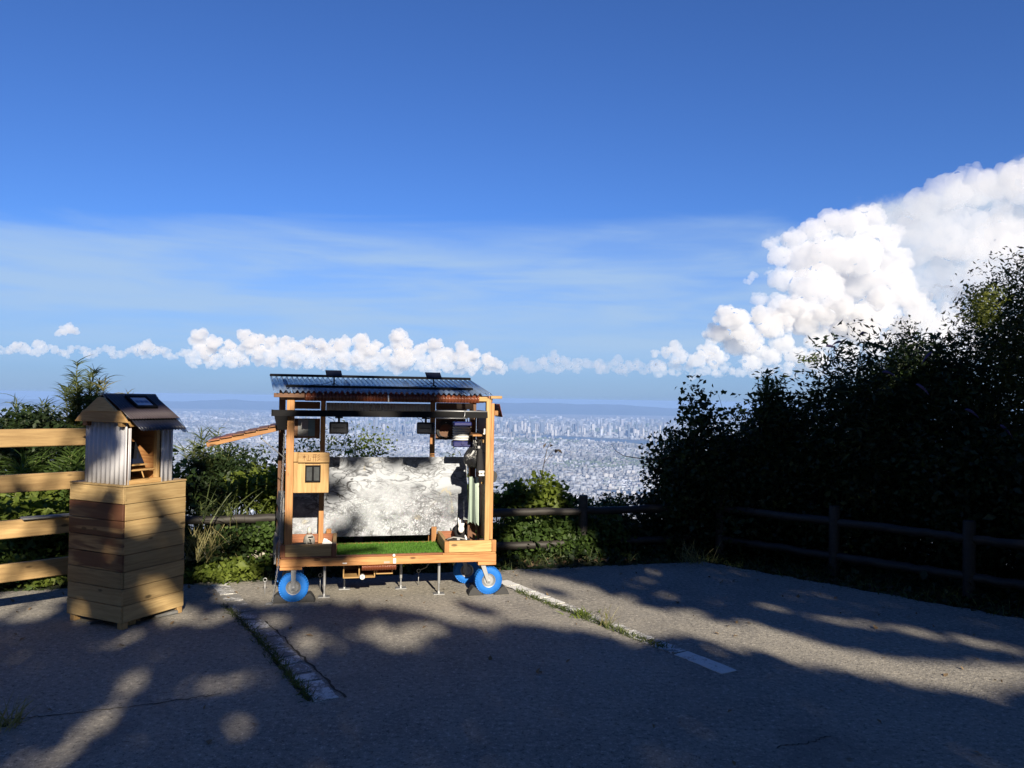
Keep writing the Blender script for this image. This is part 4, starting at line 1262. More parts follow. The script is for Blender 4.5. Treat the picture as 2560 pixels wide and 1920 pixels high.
# wall clock like dial under the deck
o = at_cart('round_dial', 'round white dial standing in the open drawer under the deck', 'dial', (0.627, 0.082, 0.163))
sub('case', MB().lathe([(0.020, 0.0), (0.0225, 0.003), (0.0225, 0.022), (0.019, 0.024)], (0, -0.004, 0), 'y', 24), M_steel, o, smooth='auto')
sub('face', MB().lathe([(0.0185, -0.0055), (0.0185, -0.0035)], (0, 0, 0), 'y', 24), M_white, o)
sub('markings', MB().box(-0.010, 0.010, -0.008, -0.0057, 0.002, 0.006).box(-0.006, 0.008, -0.008, -0.0057, -0.009, -0.004), M_black, o)
# chain down the left corner
o = empty('steel_chain', 'thin steel chain hanging down the corner post to the ground', 'chain', cw((-0.055, -0.02, 0)))
lk_pts = []
P0, P1, P2 = cw((0.012, 0.018, 1.33)), cw((-0.012, -0.012, 0.30)), cw((-0.050, -0.03, 0.008))
path = [P0.lerp(P1, k / 60) for k in range(61)] + [P1.lerp(P2, k / 18) for k in range(1, 19)] + [P2 + Vector((-0.006 * k, -0.004 * k, 0)) for k in range(1, 8)]
lkm = MB()
for k in range(len(path) - 1):
    a, b_ = path[k] - o.location, path[k + 1] - o.location
    d = (b_ - a); L_ = d.length
    d.normalize()
    x = d.cross(Vector((0, 1, 0))).normalized() if k % 2 else d.cross(Vector((1, 0, 0))).normalized()
    c = (a + b_) / 2
    ring = [c + d * (L_ * 0.68 * math.cos(q)) + x * (0.0055 * math.sin(q)) for q in [2 * math.pi * i / 8 for i in range(9)]]
    lkm.tube(ring, 0.0016, 4, cap=False)
tag(sub('links', lkm, M_steel, o), kind='stuff')
sub('hook', MB().tube([(-0.03, -0.03, 0.008), (-0.01, -0.01, 0.012), (-0.0, 0.0, 0.010)], 0.006, 6), M_steel, o, smooth=True)
# stakes with ring tops
for (x, y, h, lab) in ((-0.135, 0.29, 0.105, 'steel ring stake standing just outside the chained wheel'), (0.292, 0.395, 0.105, 'steel ring stake in the shade next to the first jack'), (1.105, 0.42, 0.11, 'steel ring stake between the two front jacks')):
    o = empty('ring_stake', lab, 'stake', cw((x, y, 0)), (0, 0, PSI), 'ring stakes under the cart')
    sub('rod', MB().tube([(0, 0, -0.03), (0, 0, h)], 0.0035, 6), M_steel, o, smooth=True)
    sub('ring', MB().tube([(0.014 * math.sin(q), 0, h + 0.013 - 0.014 * math.cos(q)) for q in [2 * math.pi * i / 14 for i in range(15)]], 0.003, 6, cap=False), M_steel, o, smooth=True)
    if x > 1:
        sub('rope', MB().tube([(0.01, 0, h + 0.02), (0.06, -0.03, h + 0.045), (0.13, -0.06, 0.27)], 0.004, 6), plain('rope', (0.22, 0.20, 0.17), 0.9), o, smooth=True)
# wheel chocks


def chock(x, y, flip, lab):
    o = empty('wheel_chock', lab, 'wheel chock', cw((x, y, 0)), (0, 0, PSI), 'rubber wheel chocks')
    prof_ = [(-0.065, 0.0), (0.065, 0.0), (0.055, 0.012), (0.030, 0.030), (0.005, 0.055), (-0.012, 0.066), (-0.026, 0.066), (-0.050, 0.036)]
    if flip: prof_ = [(-a, b_) for (a, b_) in prof_][::-1]
    sub('wedge', MB().prism(prof_, 'y', -0.05, 0.05), M_rub, o, 0.003)
    sub('grip', MB().box(-0.06, 0.06, -0.045, 0.045, -0.002, 0.001), M_rub, o)


chock(0.0, 0.045, False, 'black rubber chock against the chained wheel, on the outer side')
chock(0.205, 0.05, True, 'black rubber chock under the inner side of the chained wheel')
chock(1.535, 0.055, False, 'black rubber chock wedged on the inner side of the sunlit blue wheel')
chock(1.745, 0.055, True, 'black rubber chock wedged on the outer side of the sunlit blue wheel')

# ------------------------------------------------------------------ the planked pedestal and the little hut on it
TH = R(65)
BC = Vector((-2.60, 5.235, 0))
W2, W1 = 0.505, 0.545                     # width of the face toward the cart, of the face toward the rails
ped = empty('planked_pedestal', 'square pedestal box clad in horizontal pine planks', 'pedestal', BC, (0, 0, TH))
BM = Matrix.Translation(BC) @ Matrix.Rotation(TH, 4, 'Z')
for k in range(8):
    z0 = 0.047 + k * 0.1142
    h = 0.1108
    rr_ = random.Random(k)
    o1 = rr_.uniform(-0.003, 0.003)
    W.setdefault('stain', wood('stained_plank', (0.28, 0.175, 0.075), (0.41, 0.275, 0.125), 'y', stain=(0.070, 0.020, 0.012)))
    W.setdefault('lplank', wood('light_plank', (0.28, 0.188, 0.084), (0.42, 0.30, 0.142), 'x'))
    W.setdefault('lplanky', wood('light_plank_y', (0.28, 0.188, 0.084), (0.42, 0.30, 0.142), 'y'))
    MB().box(0.0 + o1, W2 + o1, 0.0, 0.018, z0, z0 + h).build('plank', W['lplank'], ped, bevel=0.002)
    MB().box(-0.018, 0.0 - 0.0005, 0.0 + o1, W1 + o1, z0 + 0.002, z0 + h + 0.001).build('plank', W['stain'] if k in (3, 4, 5, 6) else W['lplanky'], ped, bevel=0.002)
    MB().box(W2 - 0.018, W2, 0.019, W1, z0, z0 + h).build('plank', W['lplanky'], ped, bevel=0.002)
    MB().box(0.0, W2 - 0.019, W1 - 0.018, W1, z0, z0 + h).build('plank', W['lplank'], ped, bevel=0.002)
for (x, y) in ((0.0, 0.004), (W2 - 0.05, 0.004), (0.0, W1 - 0.06), (W2 - 0.05, W1 - 0.06), (0.10, 0.05), (0.17, 0.09)):
    MB().box(x, x + 0.045, y, y + 0.05, 0.0, 0.0465).build('foot', W['pinez'], ped, bevel=0.002)
MB().box(-0.020, W2 + 0.002, -0.004, W1 + 0.002, 0.9615, 0.974).build('top_board', W['lplank'], ped, bevel=0.002)
MB().bar((0.30, 0.06, 0.014), (0.46, 0.02, 0.016), 0.06, 0.02).build('shim', W['greyx'], ped, bevel=0.002)
MB().box(-0.017, 0.30, 0.30, 0.34, 0.002, 0.018).build('shim', W['greyx'], ped, bevel=0.002)

HZ = 0.9745
hut = empty('little_hut', 'miniature hut with white corrugated walls and dark roof on the pedestal', 'hut', BM @ Vector((0, 0, HZ)), (0, 0, TH))
HX0, HX1, HY0, HY1, HE, HR = 0.012, 0.342, 0.015, 0.425, 0.395, 0.600


def hp(name, mb, mt, parent=None, bevel=0.002, smooth=False):
    return mb.build(name, W[mt] if isinstance(mt, str) else mt, parent or hut, smooth, bevel)


hp('left_wall', corrugated(MB(), (HX0, HY0, HE + 0.03), (0, 1, 0), (0, 0, -1), (-1, 0, 0), HY1 - HY0, HE + 0.03, 0.045, 0.007), M_wpoly, bevel=0, smooth=True)
hp('corner_flap', corrugated(MB(), (HX0 + 0.004, HY0 - 0.006, HE - 0.01), (1, 0, 0), (0, 0, -1), (0, -1, 0), 0.022, HE - 0.01, 0.022, 0.005), M_wpoly, bevel=0, smooth=True)
hp('right_wall', corrugated(MB(), (HX1 - 0.055, HY0 - 0.004, HE - 0.012), (1, 0.1, 0), (0, 0, -1), (0.1, -1, 0), 0.105, HE - 0.012, 0.045, 0.006), M_wpoly, bevel=0, smooth=True)
hp('right_wall', corrugated(MB(), (HX1 + 0.03, HY0, HE), (0, 1, 0), (0, 0, -1), (1, 0, 0), HY1 - HY0, HE, 0.045, 0.006), M_wpoly, bevel=0, smooth=True)
hp('rear_wall', MB().box(HX0 + 0.02, HX1, HY1 - 0.02, HY1, 0, HE + 0.02), 'brownx')
for k in range(4):
    hp('inner_plank', MB().box(HX0 + 0.03, HX1 - 0.005, HY1 - 0.034, HY1 - 0.021, 0.02 + k * 0.096, 0.02 + k * 0.096 + 0.092), 'redx' if k != 2 else M_black)
hp('inner_side', MB().box(HX1 - 0.055, HX1 - 0.040, HY0 + 0.03, HY1 - 0.036, 0.0, HE), 'cedary')
hp('jamb', MB().box(HX1 - 0.085, HX1 - 0.056, HY0 + 0.004, HY0 + 0.035, 0.03, HE), 'pinez')
hp('jamb', MB().box(HX0 + 0.016, HX0 + 0.036, HY0 + 0.004, HY0 + 0.03, 0.03, HE), 'brownz')
hp('sill', MB().box(HX0 + 0.016, HX1 - 0.05, HY0 - 0.008, HY0 + 0.03, 0.0, 0.03), 'pinex')
hp('floor_board', MB().box(HX0 + 0.012, HX1 - 0.056, HY0 + 0.031, HY1 - 0.036, 0.0, 0.02), 'pinex')
hp('shelf', MB().box(HX0 + 0.037, HX1 - 0.086, HY0 + 0.02, HY0 + 0.17, 0.086, 0.096), 'pinex')
hp('shelf', MB().box(HX0 + 0.037, HX1 - 0.135, HY0 + 0.03, HY0 + 0.15, 0.122, 0.132), 'pinex')
hp('shelf_prop', MB().bar((HX1 - 0.165, HY0 + 0.03, 0.035), (HX1 - 0.185, HY0 + 0.03, 0.086), 0.008, 0.008), 'pinez')
tab = hp('tilted_screen', MB().hexa([(HX0 + 0.045, HY0 + 0.05, 0.135), (HX1 - 0.145, HY0 + 0.05, 0.135), (HX1 - 0.165, HY0 + 0.12, 0.285), (HX0 + 0.045, HY0 + 0.12, 0.285), (HX0 + 0.045, HY0 + 0.06, 0.133), (HX1 - 0.145, HY0 + 0.06, 0.133), (HX1 - 0.165, HY0 + 0.13, 0.283), (HX0 + 0.045, HY0 + 0.13, 0.283)]),
         plain('glossy_screen', (0.010, 0.011, 0.014), 0.04, var=0.1, spec=0.9, bstr=0))
hp('screen_prop', MB().bar((HX0 + 0.055, HY0 + 0.10, 0.286), (HX0 + 0.04, HY0 + 0.05, 0.34), 0.012, 0.012), 'pinez')
hp('eave_beam', MB().box(HX0 - 0.04, HX1 + 0.02, HY0 + 0.005, HY0 + 0.045, HE + 0.0005, HE + 0.036), 'pinex')
hp('eave_beam', MB().box(HX0 - 0.04, HX1 + 0.02, HY1 - 0.05, HY1 - 0.01, HE + 0.0005, HE + 0.036), 'brownx')
# gable boards (toward the rails) and their twins at the far end
yc = 0.222
for (xx, nm) in ((HX0 - 0.048, 'gable_board'), (HX1 + 0.028, 'gable_board')):
    hp(nm, MB().prism([(-0.045, HE + 0.030), (0.490, HE + 0.030), (0.405, HE + 0.110), (0.040, HE + 0.110)], 'x', xx, xx + 0.016), 'piney')
    hp(nm, MB().prism([(0.052, HE + 0.103), (0.392, HE + 0.103), (0.250, HR - 0.006), (0.194, HR - 0.006)], 'x', xx - 0.006, xx + 0.010), 'lplanky')
# roof: two slopes of smoked corrugated sheet, ridge strip, and a short apron over the opening
for (y_e, s) in ((-0.042, -1), (0.486, 1)):
    top = Vector((HX0 - 0.030, yc + s * 0.006, HR)); bot = Vector((HX0 - 0.030, y_e, HE + 0.046))
    dn = bot - top
    n_ = Vector((1, 0, 0)).cross(dn).normalized()
    if n_.z < 0: n_ = -n_
    rf = hp('roof_sheet', corrugated(MB(), top + n_ * 0.012, (1, 0, 0), dn, n_, HX1 - HX0 + 0.075, dn.length, 0.022, 0.0035), plain('brown_corrugated', (0.046, 0.036, 0.042), 0.38, var=0.35, scale=12, bstr=0.1), bevel=0, smooth=True)
    if s < 0:
        a = top + dn * 0.10 + n_ * 0.022 + Vector((0.13, 0, 0)); dd = dn.normalized()
        q = MB()
        X_ = Vector((1, 0, 0))
        fw, fh, b_ = 0.175, 0.150, 0.020
        def slab(u0, u1, v0, v1, t0, t1):
            return [a + X_ * u0 + dd * v0 + n_ * t0, a + X_ * u1 + dd * v0 + n_ * t0, a + X_ * u1 + dd * v1 + n_ * t0, a + X_ * u0 + dd * v1 + n_ * t0,
                    a + X_ * u0 + dd * v0 + n_ * t1, a + X_ * u1 + dd * v0 + n_ * t1, a + X_ * u1 + dd * v1 + n_ * t1, a + X_ * u0 + dd * v1 + n_ * t1]
        for u in ((0, fw, 0, b_), (0, fw, fh - b_, fh), (0, b_, b_, fh - b_), (fw - b_, fw, b_, fh - b_)):
            q.hexa(slab(*u, -0.006, 0.010))
        frm = hp('skylight_frame', q, M_black, bevel=0.001)
        hp('print', MB().hexa(slab(b_ + 0.0002, fw - b_ - 0.0002, b_ + 0.0002, fh - b_ - 0.0002, -0.004, 0.003)), plain('glazed_print', (0.42, 0.45, 0.52), 0.2, var=0.08, bstr=0), frm, bevel=0)
        q = MB()
        for k in range(3):
            q.hexa(slab(b_ + 0.020 + k * 0.036, b_ + 0.048 + k * 0.036, b_ + 0.040, b_ + 0.068, 0.003, 0.0042))
        hp('printed_squares', q, plain('blue_print', (0.06, 0.10, 0.20), 0.3, bstr=0), frm, bevel=0)
hp('ridge_cap', MB().prism([(yc - 0.035, HR - 0.012), (yc, HR + 0.022), (yc + 0.035, HR - 0.012), (yc, HR + 0.010)], 'x', HX0 - 0.04, HX1 + 0.065), plain('ridge_strip', (0.10, 0.085, 0.075), 0.4), bevel=0)
ad = Vector((0.0, -0.105, -0.072))
an = Vector((1, 0, 0)).cross(ad).normalized()
if an.z < 0: an = -an
hp('apron_sheet', corrugated(MB(), (HX0 - 0.005, -0.022, HE + 0.050), (1, 0, 0), ad, an, HX1 - HX0 + 0.045, ad.length, 0.026, 0.005), M_dkpoly, bevel=0, smooth=True)
hp('clear_sheet', corrugated(MB(), (HX1 + 0.03, -0.01, HE + 0.06), (1, 0, 0), (0, -0.09, -0.10), (0, -0.7, 0.7), 0.05, 0.14, 0.026, 0.004), M_poly, bevel=0, smooth=True)
hp('white_clip', MB().lathe([(0.006, -0.01), (0.012, 0), (0.006, 0.01)], (HX1 - 0.045, HY0 - 0.03, HE - 0.012), 'y', 8).box(HX1 - 0.04, HX1 - 0.02, HY0 - 0.035, HY0 - 0.02, HE - 0.006, HE + 0.004), M_white, bevel=0)

# ------------------------------------------------------------------ slatted rails beside the pedestal
ra = Vector((-3.10, 5.72, 0)); rb_ = Vector((-4.45, 4.40, 0))
rd = (rb_ - ra).normalized()
ang_ = math.atan2(rd.y, rd.x)
rails = empty('rail_fence', 'open fence of four wide pine boards beside the pedestal', 'fence', ra, (0, 0, ang_))
L_r = (rb_ - ra).length
W['rail'] = wood('rail_plank', (0.29, 0.185, 0.080), (0.44, 0.295, 0.132), 'x')
for k, zc in enumerate((0.345, 0.645, 0.960, 1.275)):
    MB().box(-0.02, L_r, -0.018, 0.018, zc - 0.062, zc + 0.062).build('rail', W['rail'], rails, bevel=0.004)
for x in (-0.02, L_r - 0.12):
    MB().box(x, x + 0.085, -0.075, -0.0185, 0, 0.94 if x < 0.5 else 1.36).build('post', W['pinez'], rails, bevel=0.003)
o = empty('loose_board', 'thin pale grey board resting on the second rail from the ground', 'board', ra + rd * 0.10 + Vector((0, 0, 0.7075)), (0, 0, ang_))
MB().hexa([(0.0, -0.03, 0.0), (0.34, -0.04, 0.0), (0.34, 0.05, 0.0), (0.0, 0.05, 0.0), (0.0, -0.03, 0.010), (0.34, -0.04, 0.012), (0.34, 0.05, 0.012), (0.0, 0.05, 0.010)]).build('plank', W['greyx'], o)

# ------------------------------------------------------------------ log fences along the edge
M_log = wood('dark_log', (0.013, 0.012, 0.011), (0.033, 0.029, 0.026), 'x', knots=False)
M_logp = wood('pale_log', (0.20, 0.185, 0.155), (0.34, 0.32, 0.27), 'x', knots=False)


def log(name, a, b, r, mt, parent, seed=0):
    """a rounded log; built along local x"""
    a, b = Vector(a), Vector(b)
    q = random.Random(seed)
    n_ = 14
    L_ = (b - a).length
    pts = [(L_ * k / n_, q.uniform(-0.006, 0.006), q.uniform(-0.006, 0.006)) for k in range(n_ + 1)]
    rs = [r * q.uniform(0.93, 1.06) for _ in range(n_ + 1)]
    rs[0] *= 0.9; rs[-1] *= 0.9
    mb = MB().tube(pts, rs, 10)
    o = mb.build(name, mt, parent, 'auto')
    o.location = a
    o.rotation_euler = (b - a).to_track_quat('X', 'Z').to_euler()
    return o


fa = EA0 + nA * 0.42
fence1 = empty('log_fence', 'low log rail fence along the brink behind the cart', 'fence')
sA = [((Vector((x, y)) - fa).dot(dA)) for (x, y) in ((-3.1, 6.9), (0.64, 7.9))]
for k, s in enumerate((-1.6, 0.75, 2.55, 4.79, 6.30)):
    p = fa + dA * s
    MB().lathe([(0.046, 0), (0.046, 0.655), (0.040, 0.672)], (0, 0, 0), 'z', 12).build('post', M_log, fence1, 'auto').location = (p.x, p.y, -0.04)
for k, (s0, s1) in enumerate(((-1.55, 0.70), (0.70, 2.50), (2.50, 4.74), (4.74, 6.30))):
    for (z, mt) in ((0.470, M_log), (0.145, M_log)):
        a, b = fa + dA * s0, fa + dA * s1
        if z < 0.3 and k == 1: mt = M_logp
        if z < 0.3 and k == 1: b = fa + dA * 1.72
        log('rail', (a.x, a.y, z), (b.x, b.y, z + (0.015 if k > 2 else 0)), 0.040, mt, fence1, k * 3 + int(z * 10))
a, b = fa + dA * 1.74, fa + dA * 2.5
log('rail', (a.x, a.y, 0.14), (b.x, b.y, 0.14), 0.038, M_log, fence1, 77)
fence2 = empty('log_fence', 'low log rail fence in front of the dark hedge', 'fence')
fb = EA1 + nB * 0.42
prev = None


def on_fence(px, py=1300):
    """where the sight line of a column meets the vertical plane of the hedge fence"""
    d = ray(px, py)
    tt = ((fb.x - CAM.x) * nB.x + (fb.y - CAM.y) * nB.y) / (d.x * nB.x + d.y * nB.y)
    return CAM + d * tt


for k, px_ in enumerate((1800, 2086, 2423, 2760)):
    p = on_fence(px_)
    MB().lathe([(0.05, 0), (0.05, 0.66), (0.044, 0.68)], (0, 0, 0), 'z', 12).build('post', M_log, fence2, 'auto').location = (p.x, p.y, -0.04)
    if prev is not None:
        for z in (0.49, 0.17):
            log('rail', (prev.x, prev.y, z), (p.x, p.y, z), 0.04, M_log, fence2, k * 5 + int(z * 10) + 40)
    prev = p

# ------------------------------------------------------------------ parking lines: worn paint in patches split by cracks


def paint_nodes(wear):
    def f(t):
        co = t.nodes.new('ShaderNodeTexCoord').outputs['Object']
        n = mth(t, 'ADD', mth(t, 'MULTIPLY', noise(t, co, 9, 6, 0.65), 0.6), mth(t, 'MULTIPLY', noise(t, co, 80, 3, 0.7), 0.4))
        col = mixc(t, mapr(t, n, wear, wear + 0.10), (0.60, 0.60, 0.58), (0.20, 0.195, 0.185))
        return pbsdf(t, col, 0.8, 0, 0.3, bump=noise(t, co, 90, 3), bstr=0.4, bdist=0.006)
    return material('worn_paint', f)


def line(name, near, far, width, cuts, wears):
    near, far = Vector((near.x, near.y, 0)), Vector((far.x, far.y, 0))
    d = (far - near); L_ = d.length; d.normalize()
    sd = Vector((-d.y, d.x, 0))
    root = empty(name, None, None)
    tag(root, kind='structure')
    q = random.Random(int(width * 1e4))
    for i, (u0, u1) in enumerate(zip(cuts[:-1], cuts[1:])):
        g = 0.013
        n_ = 6
        up_, lo_ = [], []
        for k in range(n_ + 1):
            u = (u0 * L_ + g) + (u1 * L_ - u0 * L_ - 2 * g) * k / n_
            sk = q.uniform(-0.008, 0.008)
            up_.append(near + d * u + sd * (width / 2 + q.uniform(-0.006, 0.004)))
            lo_.append(near + d * (u + sk) - sd * (width / 2 + q.uniform(-0.006, 0.004)))
        outl = [(p.x, p.y) for p in up_] + [(p.x, p.y) for p in reversed(lo_)]
        MB().prism(outl, 'z', 0.0005, 0.0045).build('paint_patch', wears[i % len(wears)], root)
    return root


PA, PB, PC = paint_nodes(0.52), paint_nodes(0.455), paint_nodes(0.40)
lnL, lfL = gpt(818, 1752), gpt(548, 1460)
line('parking_line', lnL, lfL, 0.130, [0, .11, .155, .22, .27, .335, .36, .42, .50, .58, .66, .70, .78, .86, .97, 1.0], [PB, PB, PC, PB, PC, PC, PC, PC, PB, PC, PC, PC, PC, PB, PA])
lnR, lfR = gpt(1828, 1683), gpt(1252, 1452)
line('parking_line', lnR, lfR, 0.125, [0, .16, .27, .36, .44, .52, .58, .66, .74, .82, .92, 1.0], [PA, PB, PB, PC, PC, PC, PB, PA, PA, PA, PA])
# dark seams beside the lines
M_seam = plain('crack_dirt', (0.030, 0.028, 0.022), 0.95)


def seam(name, pts, w):
    root = MB()
    q = random.Random(len(pts) * 7 + int(w * 1e4))
    up_, lo_ = [], []
    for p, p2 in zip(pts[:-1], pts[1:]):
        n_ = 14
        for k in range(n_):
            c = p.lerp(p2, k / n_)
            d = (p2 - p).normalized(); s_ = Vector((-d.y, d.x, 0))
            c = c + s_ * q.uniform(-0.012, 0.012)
            ww = w * q.uniform(0.3, 1.0)
            up_.append(c + s_ * ww / 2); lo_.append(c - s_ * ww / 2)
    n_ = len(up_)
    root.add([(v.x, v.y, 0.0022) for v in up_] + [(v.x, v.y, 0.0022) for v in lo_], [(i, i + 1, n_ + i + 1, n_ + i) for i in range(n_ - 1)])
    return tag(root.build(name, M_seam), kind='structure')


seam('pavement_crack', [gpt(775, 1752), gpt(700, 1668), gpt(640, 1590), gpt(560, 1510)], 0.030)
seam('pavement_crack', [gpt(862, 1745), gpt(770, 1655), gpt(700, 1585), gpt(630, 1530)], 0.018)
seam('pavement_crack', [gpt(1270, 1468), gpt(1400, 1520), gpt(1500, 1560), gpt(1600, 1590), gpt(1700, 1632)], 0.030)
seam('pavement_crack', [gpt(20, 1800), gpt(120, 1790), gpt(300, 1770), gpt(450, 1750), gpt(560, 1735)], 0.012)
seam('pavement_crack', [gpt(1940, 1868), gpt(2010, 1860), gpt(2080, 1838)], 0.010)

# ------------------------------------------------------------------ foliage


def rot_frames(n, q, up_bias=0.6, droop=0.0):
    """random leaf frames: axis (length direction) and side vectors"""
    ax = q.normal(size=(n, 3))
    ax[:, 2] = ax[:, 2] * 0.7 - droop
    ax /= np.linalg.norm(ax, axis=1)[:, None]
    nrm_ = q.normal(size=(n, 3)) * (1 - up_bias)
    nrm_[:, 2] += up_bias
    side = np.cross(ax, nrm_)
    side /= np.linalg.norm(side, axis=1)[:, None] + 1e-9
    nn = np.cross(side, ax)
    return ax, side, nn


def leaves(name, P, ln, wd, mat, parent, q, up_bias=0.5, droop=0.2, fold=0.18):
    """one folded four-sided leaf at each point; a mass nobody could count"""
    n = len(P)
    ax, side, nn = rot_frames(n, q, up_bias, droop)
    l = (ln * q.lognormal(0, 0.28, n))[:, None]
    w = l * (wd / ln) * q.uniform(0.8, 1.2, (n, 1))
    base = P - ax * l * 0.5
    tip = P + ax * l * 0.5 - nn * l * 0.12
    mid = P
    a = mid + side * w * 0.5 + nn * w * fold
    b = mid - side * w * 0.5 + nn * w * fold
    V = np.stack([base, a, tip, b, mid], 1).reshape(-1, 3)
    i = (np.arange(n) * 5)[:, None]
    F = np.concatenate([i + np.array([[0, 1, 4]]), i + np.array([[1, 2, 4]]), i + np.array([[2, 3, 4]]), i + np.array([[3, 0, 4]])], 0)
    o = np_mesh(name, V, F, mat, parent)
    return tag(o, kind='stuff')


def blades(name, B, D, ln, wd, mat, parent, q, bend=0.5, seg=4):
    """long strips that start at B along D and bend over"""
    n = len(B)
    D = D / (np.linalg.norm(D, axis=1)[:, None] + 1e-9)
    l = (ln * q.uniform(0.55, 1.25, n))[:, None]
    sd = np.cross(D, q.normal(size=(n, 3)))
    sd /= np.linalg.norm(sd, axis=1)[:, None] + 1e-9
    rows = []
    p, d = B.copy(), D.copy()
    bd = bend * q.uniform(0.4, 1.5, (n, 1))
    for k in range(seg + 1):
        ww = wd * (1 - (k / seg) ** 1.6) * 0.5 + 0.0006
        rows.append(p - sd * ww); rows.append(p + sd * ww)
        d = d + np.array([0, 0, -1.0]) * bd / seg
        d /= np.linalg.norm(d, axis=1)[:, None]
        p = p + d * l / seg
    V = np.stack(rows, 1).reshape(-1, 3)
    i = (np.arange(n) * (2 * (seg + 1)))[:, None]
    F = np.concatenate([i + np.array([[2 * k, 2 * k + 1, 2 * k + 3, 2 * k + 2]]) for k in range(seg)], 0)
    return tag(np_mesh(name, V, F, mat, parent), kind='stuff')


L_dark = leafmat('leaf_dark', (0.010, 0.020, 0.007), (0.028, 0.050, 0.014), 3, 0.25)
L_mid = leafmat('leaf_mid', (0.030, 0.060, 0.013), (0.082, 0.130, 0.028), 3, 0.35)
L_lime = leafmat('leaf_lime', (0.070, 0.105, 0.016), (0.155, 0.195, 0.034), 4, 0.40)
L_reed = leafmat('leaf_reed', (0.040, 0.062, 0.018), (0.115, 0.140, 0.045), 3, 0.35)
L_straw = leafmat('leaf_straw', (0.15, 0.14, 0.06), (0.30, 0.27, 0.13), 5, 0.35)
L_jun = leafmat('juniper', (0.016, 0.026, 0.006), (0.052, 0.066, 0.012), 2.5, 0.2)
M_stem = plain('woody_stem', (0.055, 0.042, 0.030), 0.9)
M_bark = plain('bark', (0.060, 0.048, 0.038), 0.95, bstr=0.8)
M_purple = plain('flower_purple', (0.06, 0.045, 0.13), 0.9, var=0.4, scale=60)


def in_ellipsoid(n, q, shell=0.45):
    d = q.normal(size=(n, 3)); d /= np.linalg.norm(d, axis=1)[:, None]
    r = q.uniform(shell, 1.0, n) ** 0.6
    return d * r[:, None]


def bush(name, label, cx, y, px_w, top, bot, n, lsize, mat, seed, cat='bush', group=None, clumps=26, taper=0.0, depth=None, aspect=0.55, up=0.5, droop=0.2, spread=0.30, twigs=7):
    """a shrub that stands at depth y: centre cx, width px_w, top and bottom heights given in photograph pixels"""
    q = np.random.default_rng(seed)
    n, lsize = int(n * 1.9), lsize * 0.74
    pt, pb = ypt(cx, top, y), ypt(cx, bot, y)
    hw = px_w / FPX * y / 2
    zc, hh_ = (pt.z + pb.z) / 2, (pt.z - pb.z) / 2
    dp = depth if depth else min(hw, 0.8)
    g0 = float(terr_z(np.array([pb.x]), np.array([y]))[0])
    root = empty(name, label, cat, (pb.x, y, min(g0, pb.z)), group=group)
    e = in_ellipsoid(clumps, q, 0.25)
    cz = zc - root.location.z
    C_ = np.stack([e[:, 0] * hw * (1 - taper * np.clip(e[:, 2], 0, 1)) * 0.9, e[:, 1] * dp * 0.9, cz + e[:, 2] * hh_ * 0.86], -1)
    k = q.integers(0, clumps, n)
    cr = np.array([hw, dp, hh_]) * spread
    cr = np.minimum(cr, 0.22)
    off = np.clip(q.normal(size=(n, 3)), -1.9, 1.9) * cr * 0.75
    P = C_[k] + off
    P[:, 1] = np.clip(P[:, 1], -dp * 1.05, dp * 1.05)
    leaves('foliage', P, lsize, lsize * aspect, mat, root, q, up, droop)
    st = MB()
    for i in range(twigs):
        c = C_[q.integers(0, clumps)]
        b0 = (q.normal() * hw * 0.15, q.normal() * dp * 0.15, -0.05)
        m_ = (b0[0] * 0.6 + c[0] * 0.4 + q.normal() * 0.03, c[1] * 0.5, c[2] * 0.55)
        st.tube([b0, m_, tuple(c)], [0.012, 0.008, 0.003], 5)
    if twigs:
        st.build('stems', M_stem, root, True)
    return root


def reed(name, label, cx, y, px_w, top, bot, seed, mat, nst=14, nl=38, ln=0.20, cat='plant', group=None, wd=0.012):
    """upright canes crowded with long narrow leaves"""
    q = np.random.default_rng(seed)
    pt, pb = ypt(cx, top, y), ypt(cx, bot, y)
    hw = px_w / FPX * y / 2
    H_ = pt.z - pb.z
    nl, nst, wd = int(nl * 1.7), int(nst * 1.5), wd * 0.8
    root = empty(name, label, cat, (pb.x, y, pb.z), group=group)
    st = MB()
    B, D = [], []
    for i in range(nst):
        x0, y0 = q.normal() * hw * 0.35, q.normal() * hw * 0.4
        h = H_ * (q.uniform(0.6, 0.97) if i else 1.0) - 0.1
        lx = x0 * 1.5 + q.normal() * hw * 0.25
        st.tube([(x0 * 0.5, y0 * 0.5, -0.3), (x0, y0, h * 0.5), (lx, y0, h)], [0.007, 0.006, 0.003], 5)
        for k in range(nl):
            f = q.uniform(0.25, 1.0) ** 0.8
            px_ = x0 + (lx - x0) * max(0, f * 2 - 1)
            B.append((px_, y0, h * f))
            a = q.uniform(0, 2 * np.pi)
            D.append((math.cos(a) * 0.8, math.sin(a) * 0.8, q.uniform(0.5, 1.3)))
    st.build('canes', plain('cane', (0.10, 0.11, 0.04), 0.7), root, True)
    blades('foliage', np.array(B), np.array(D), ln, wd, mat, root, q, 0.9, 4)
    return root


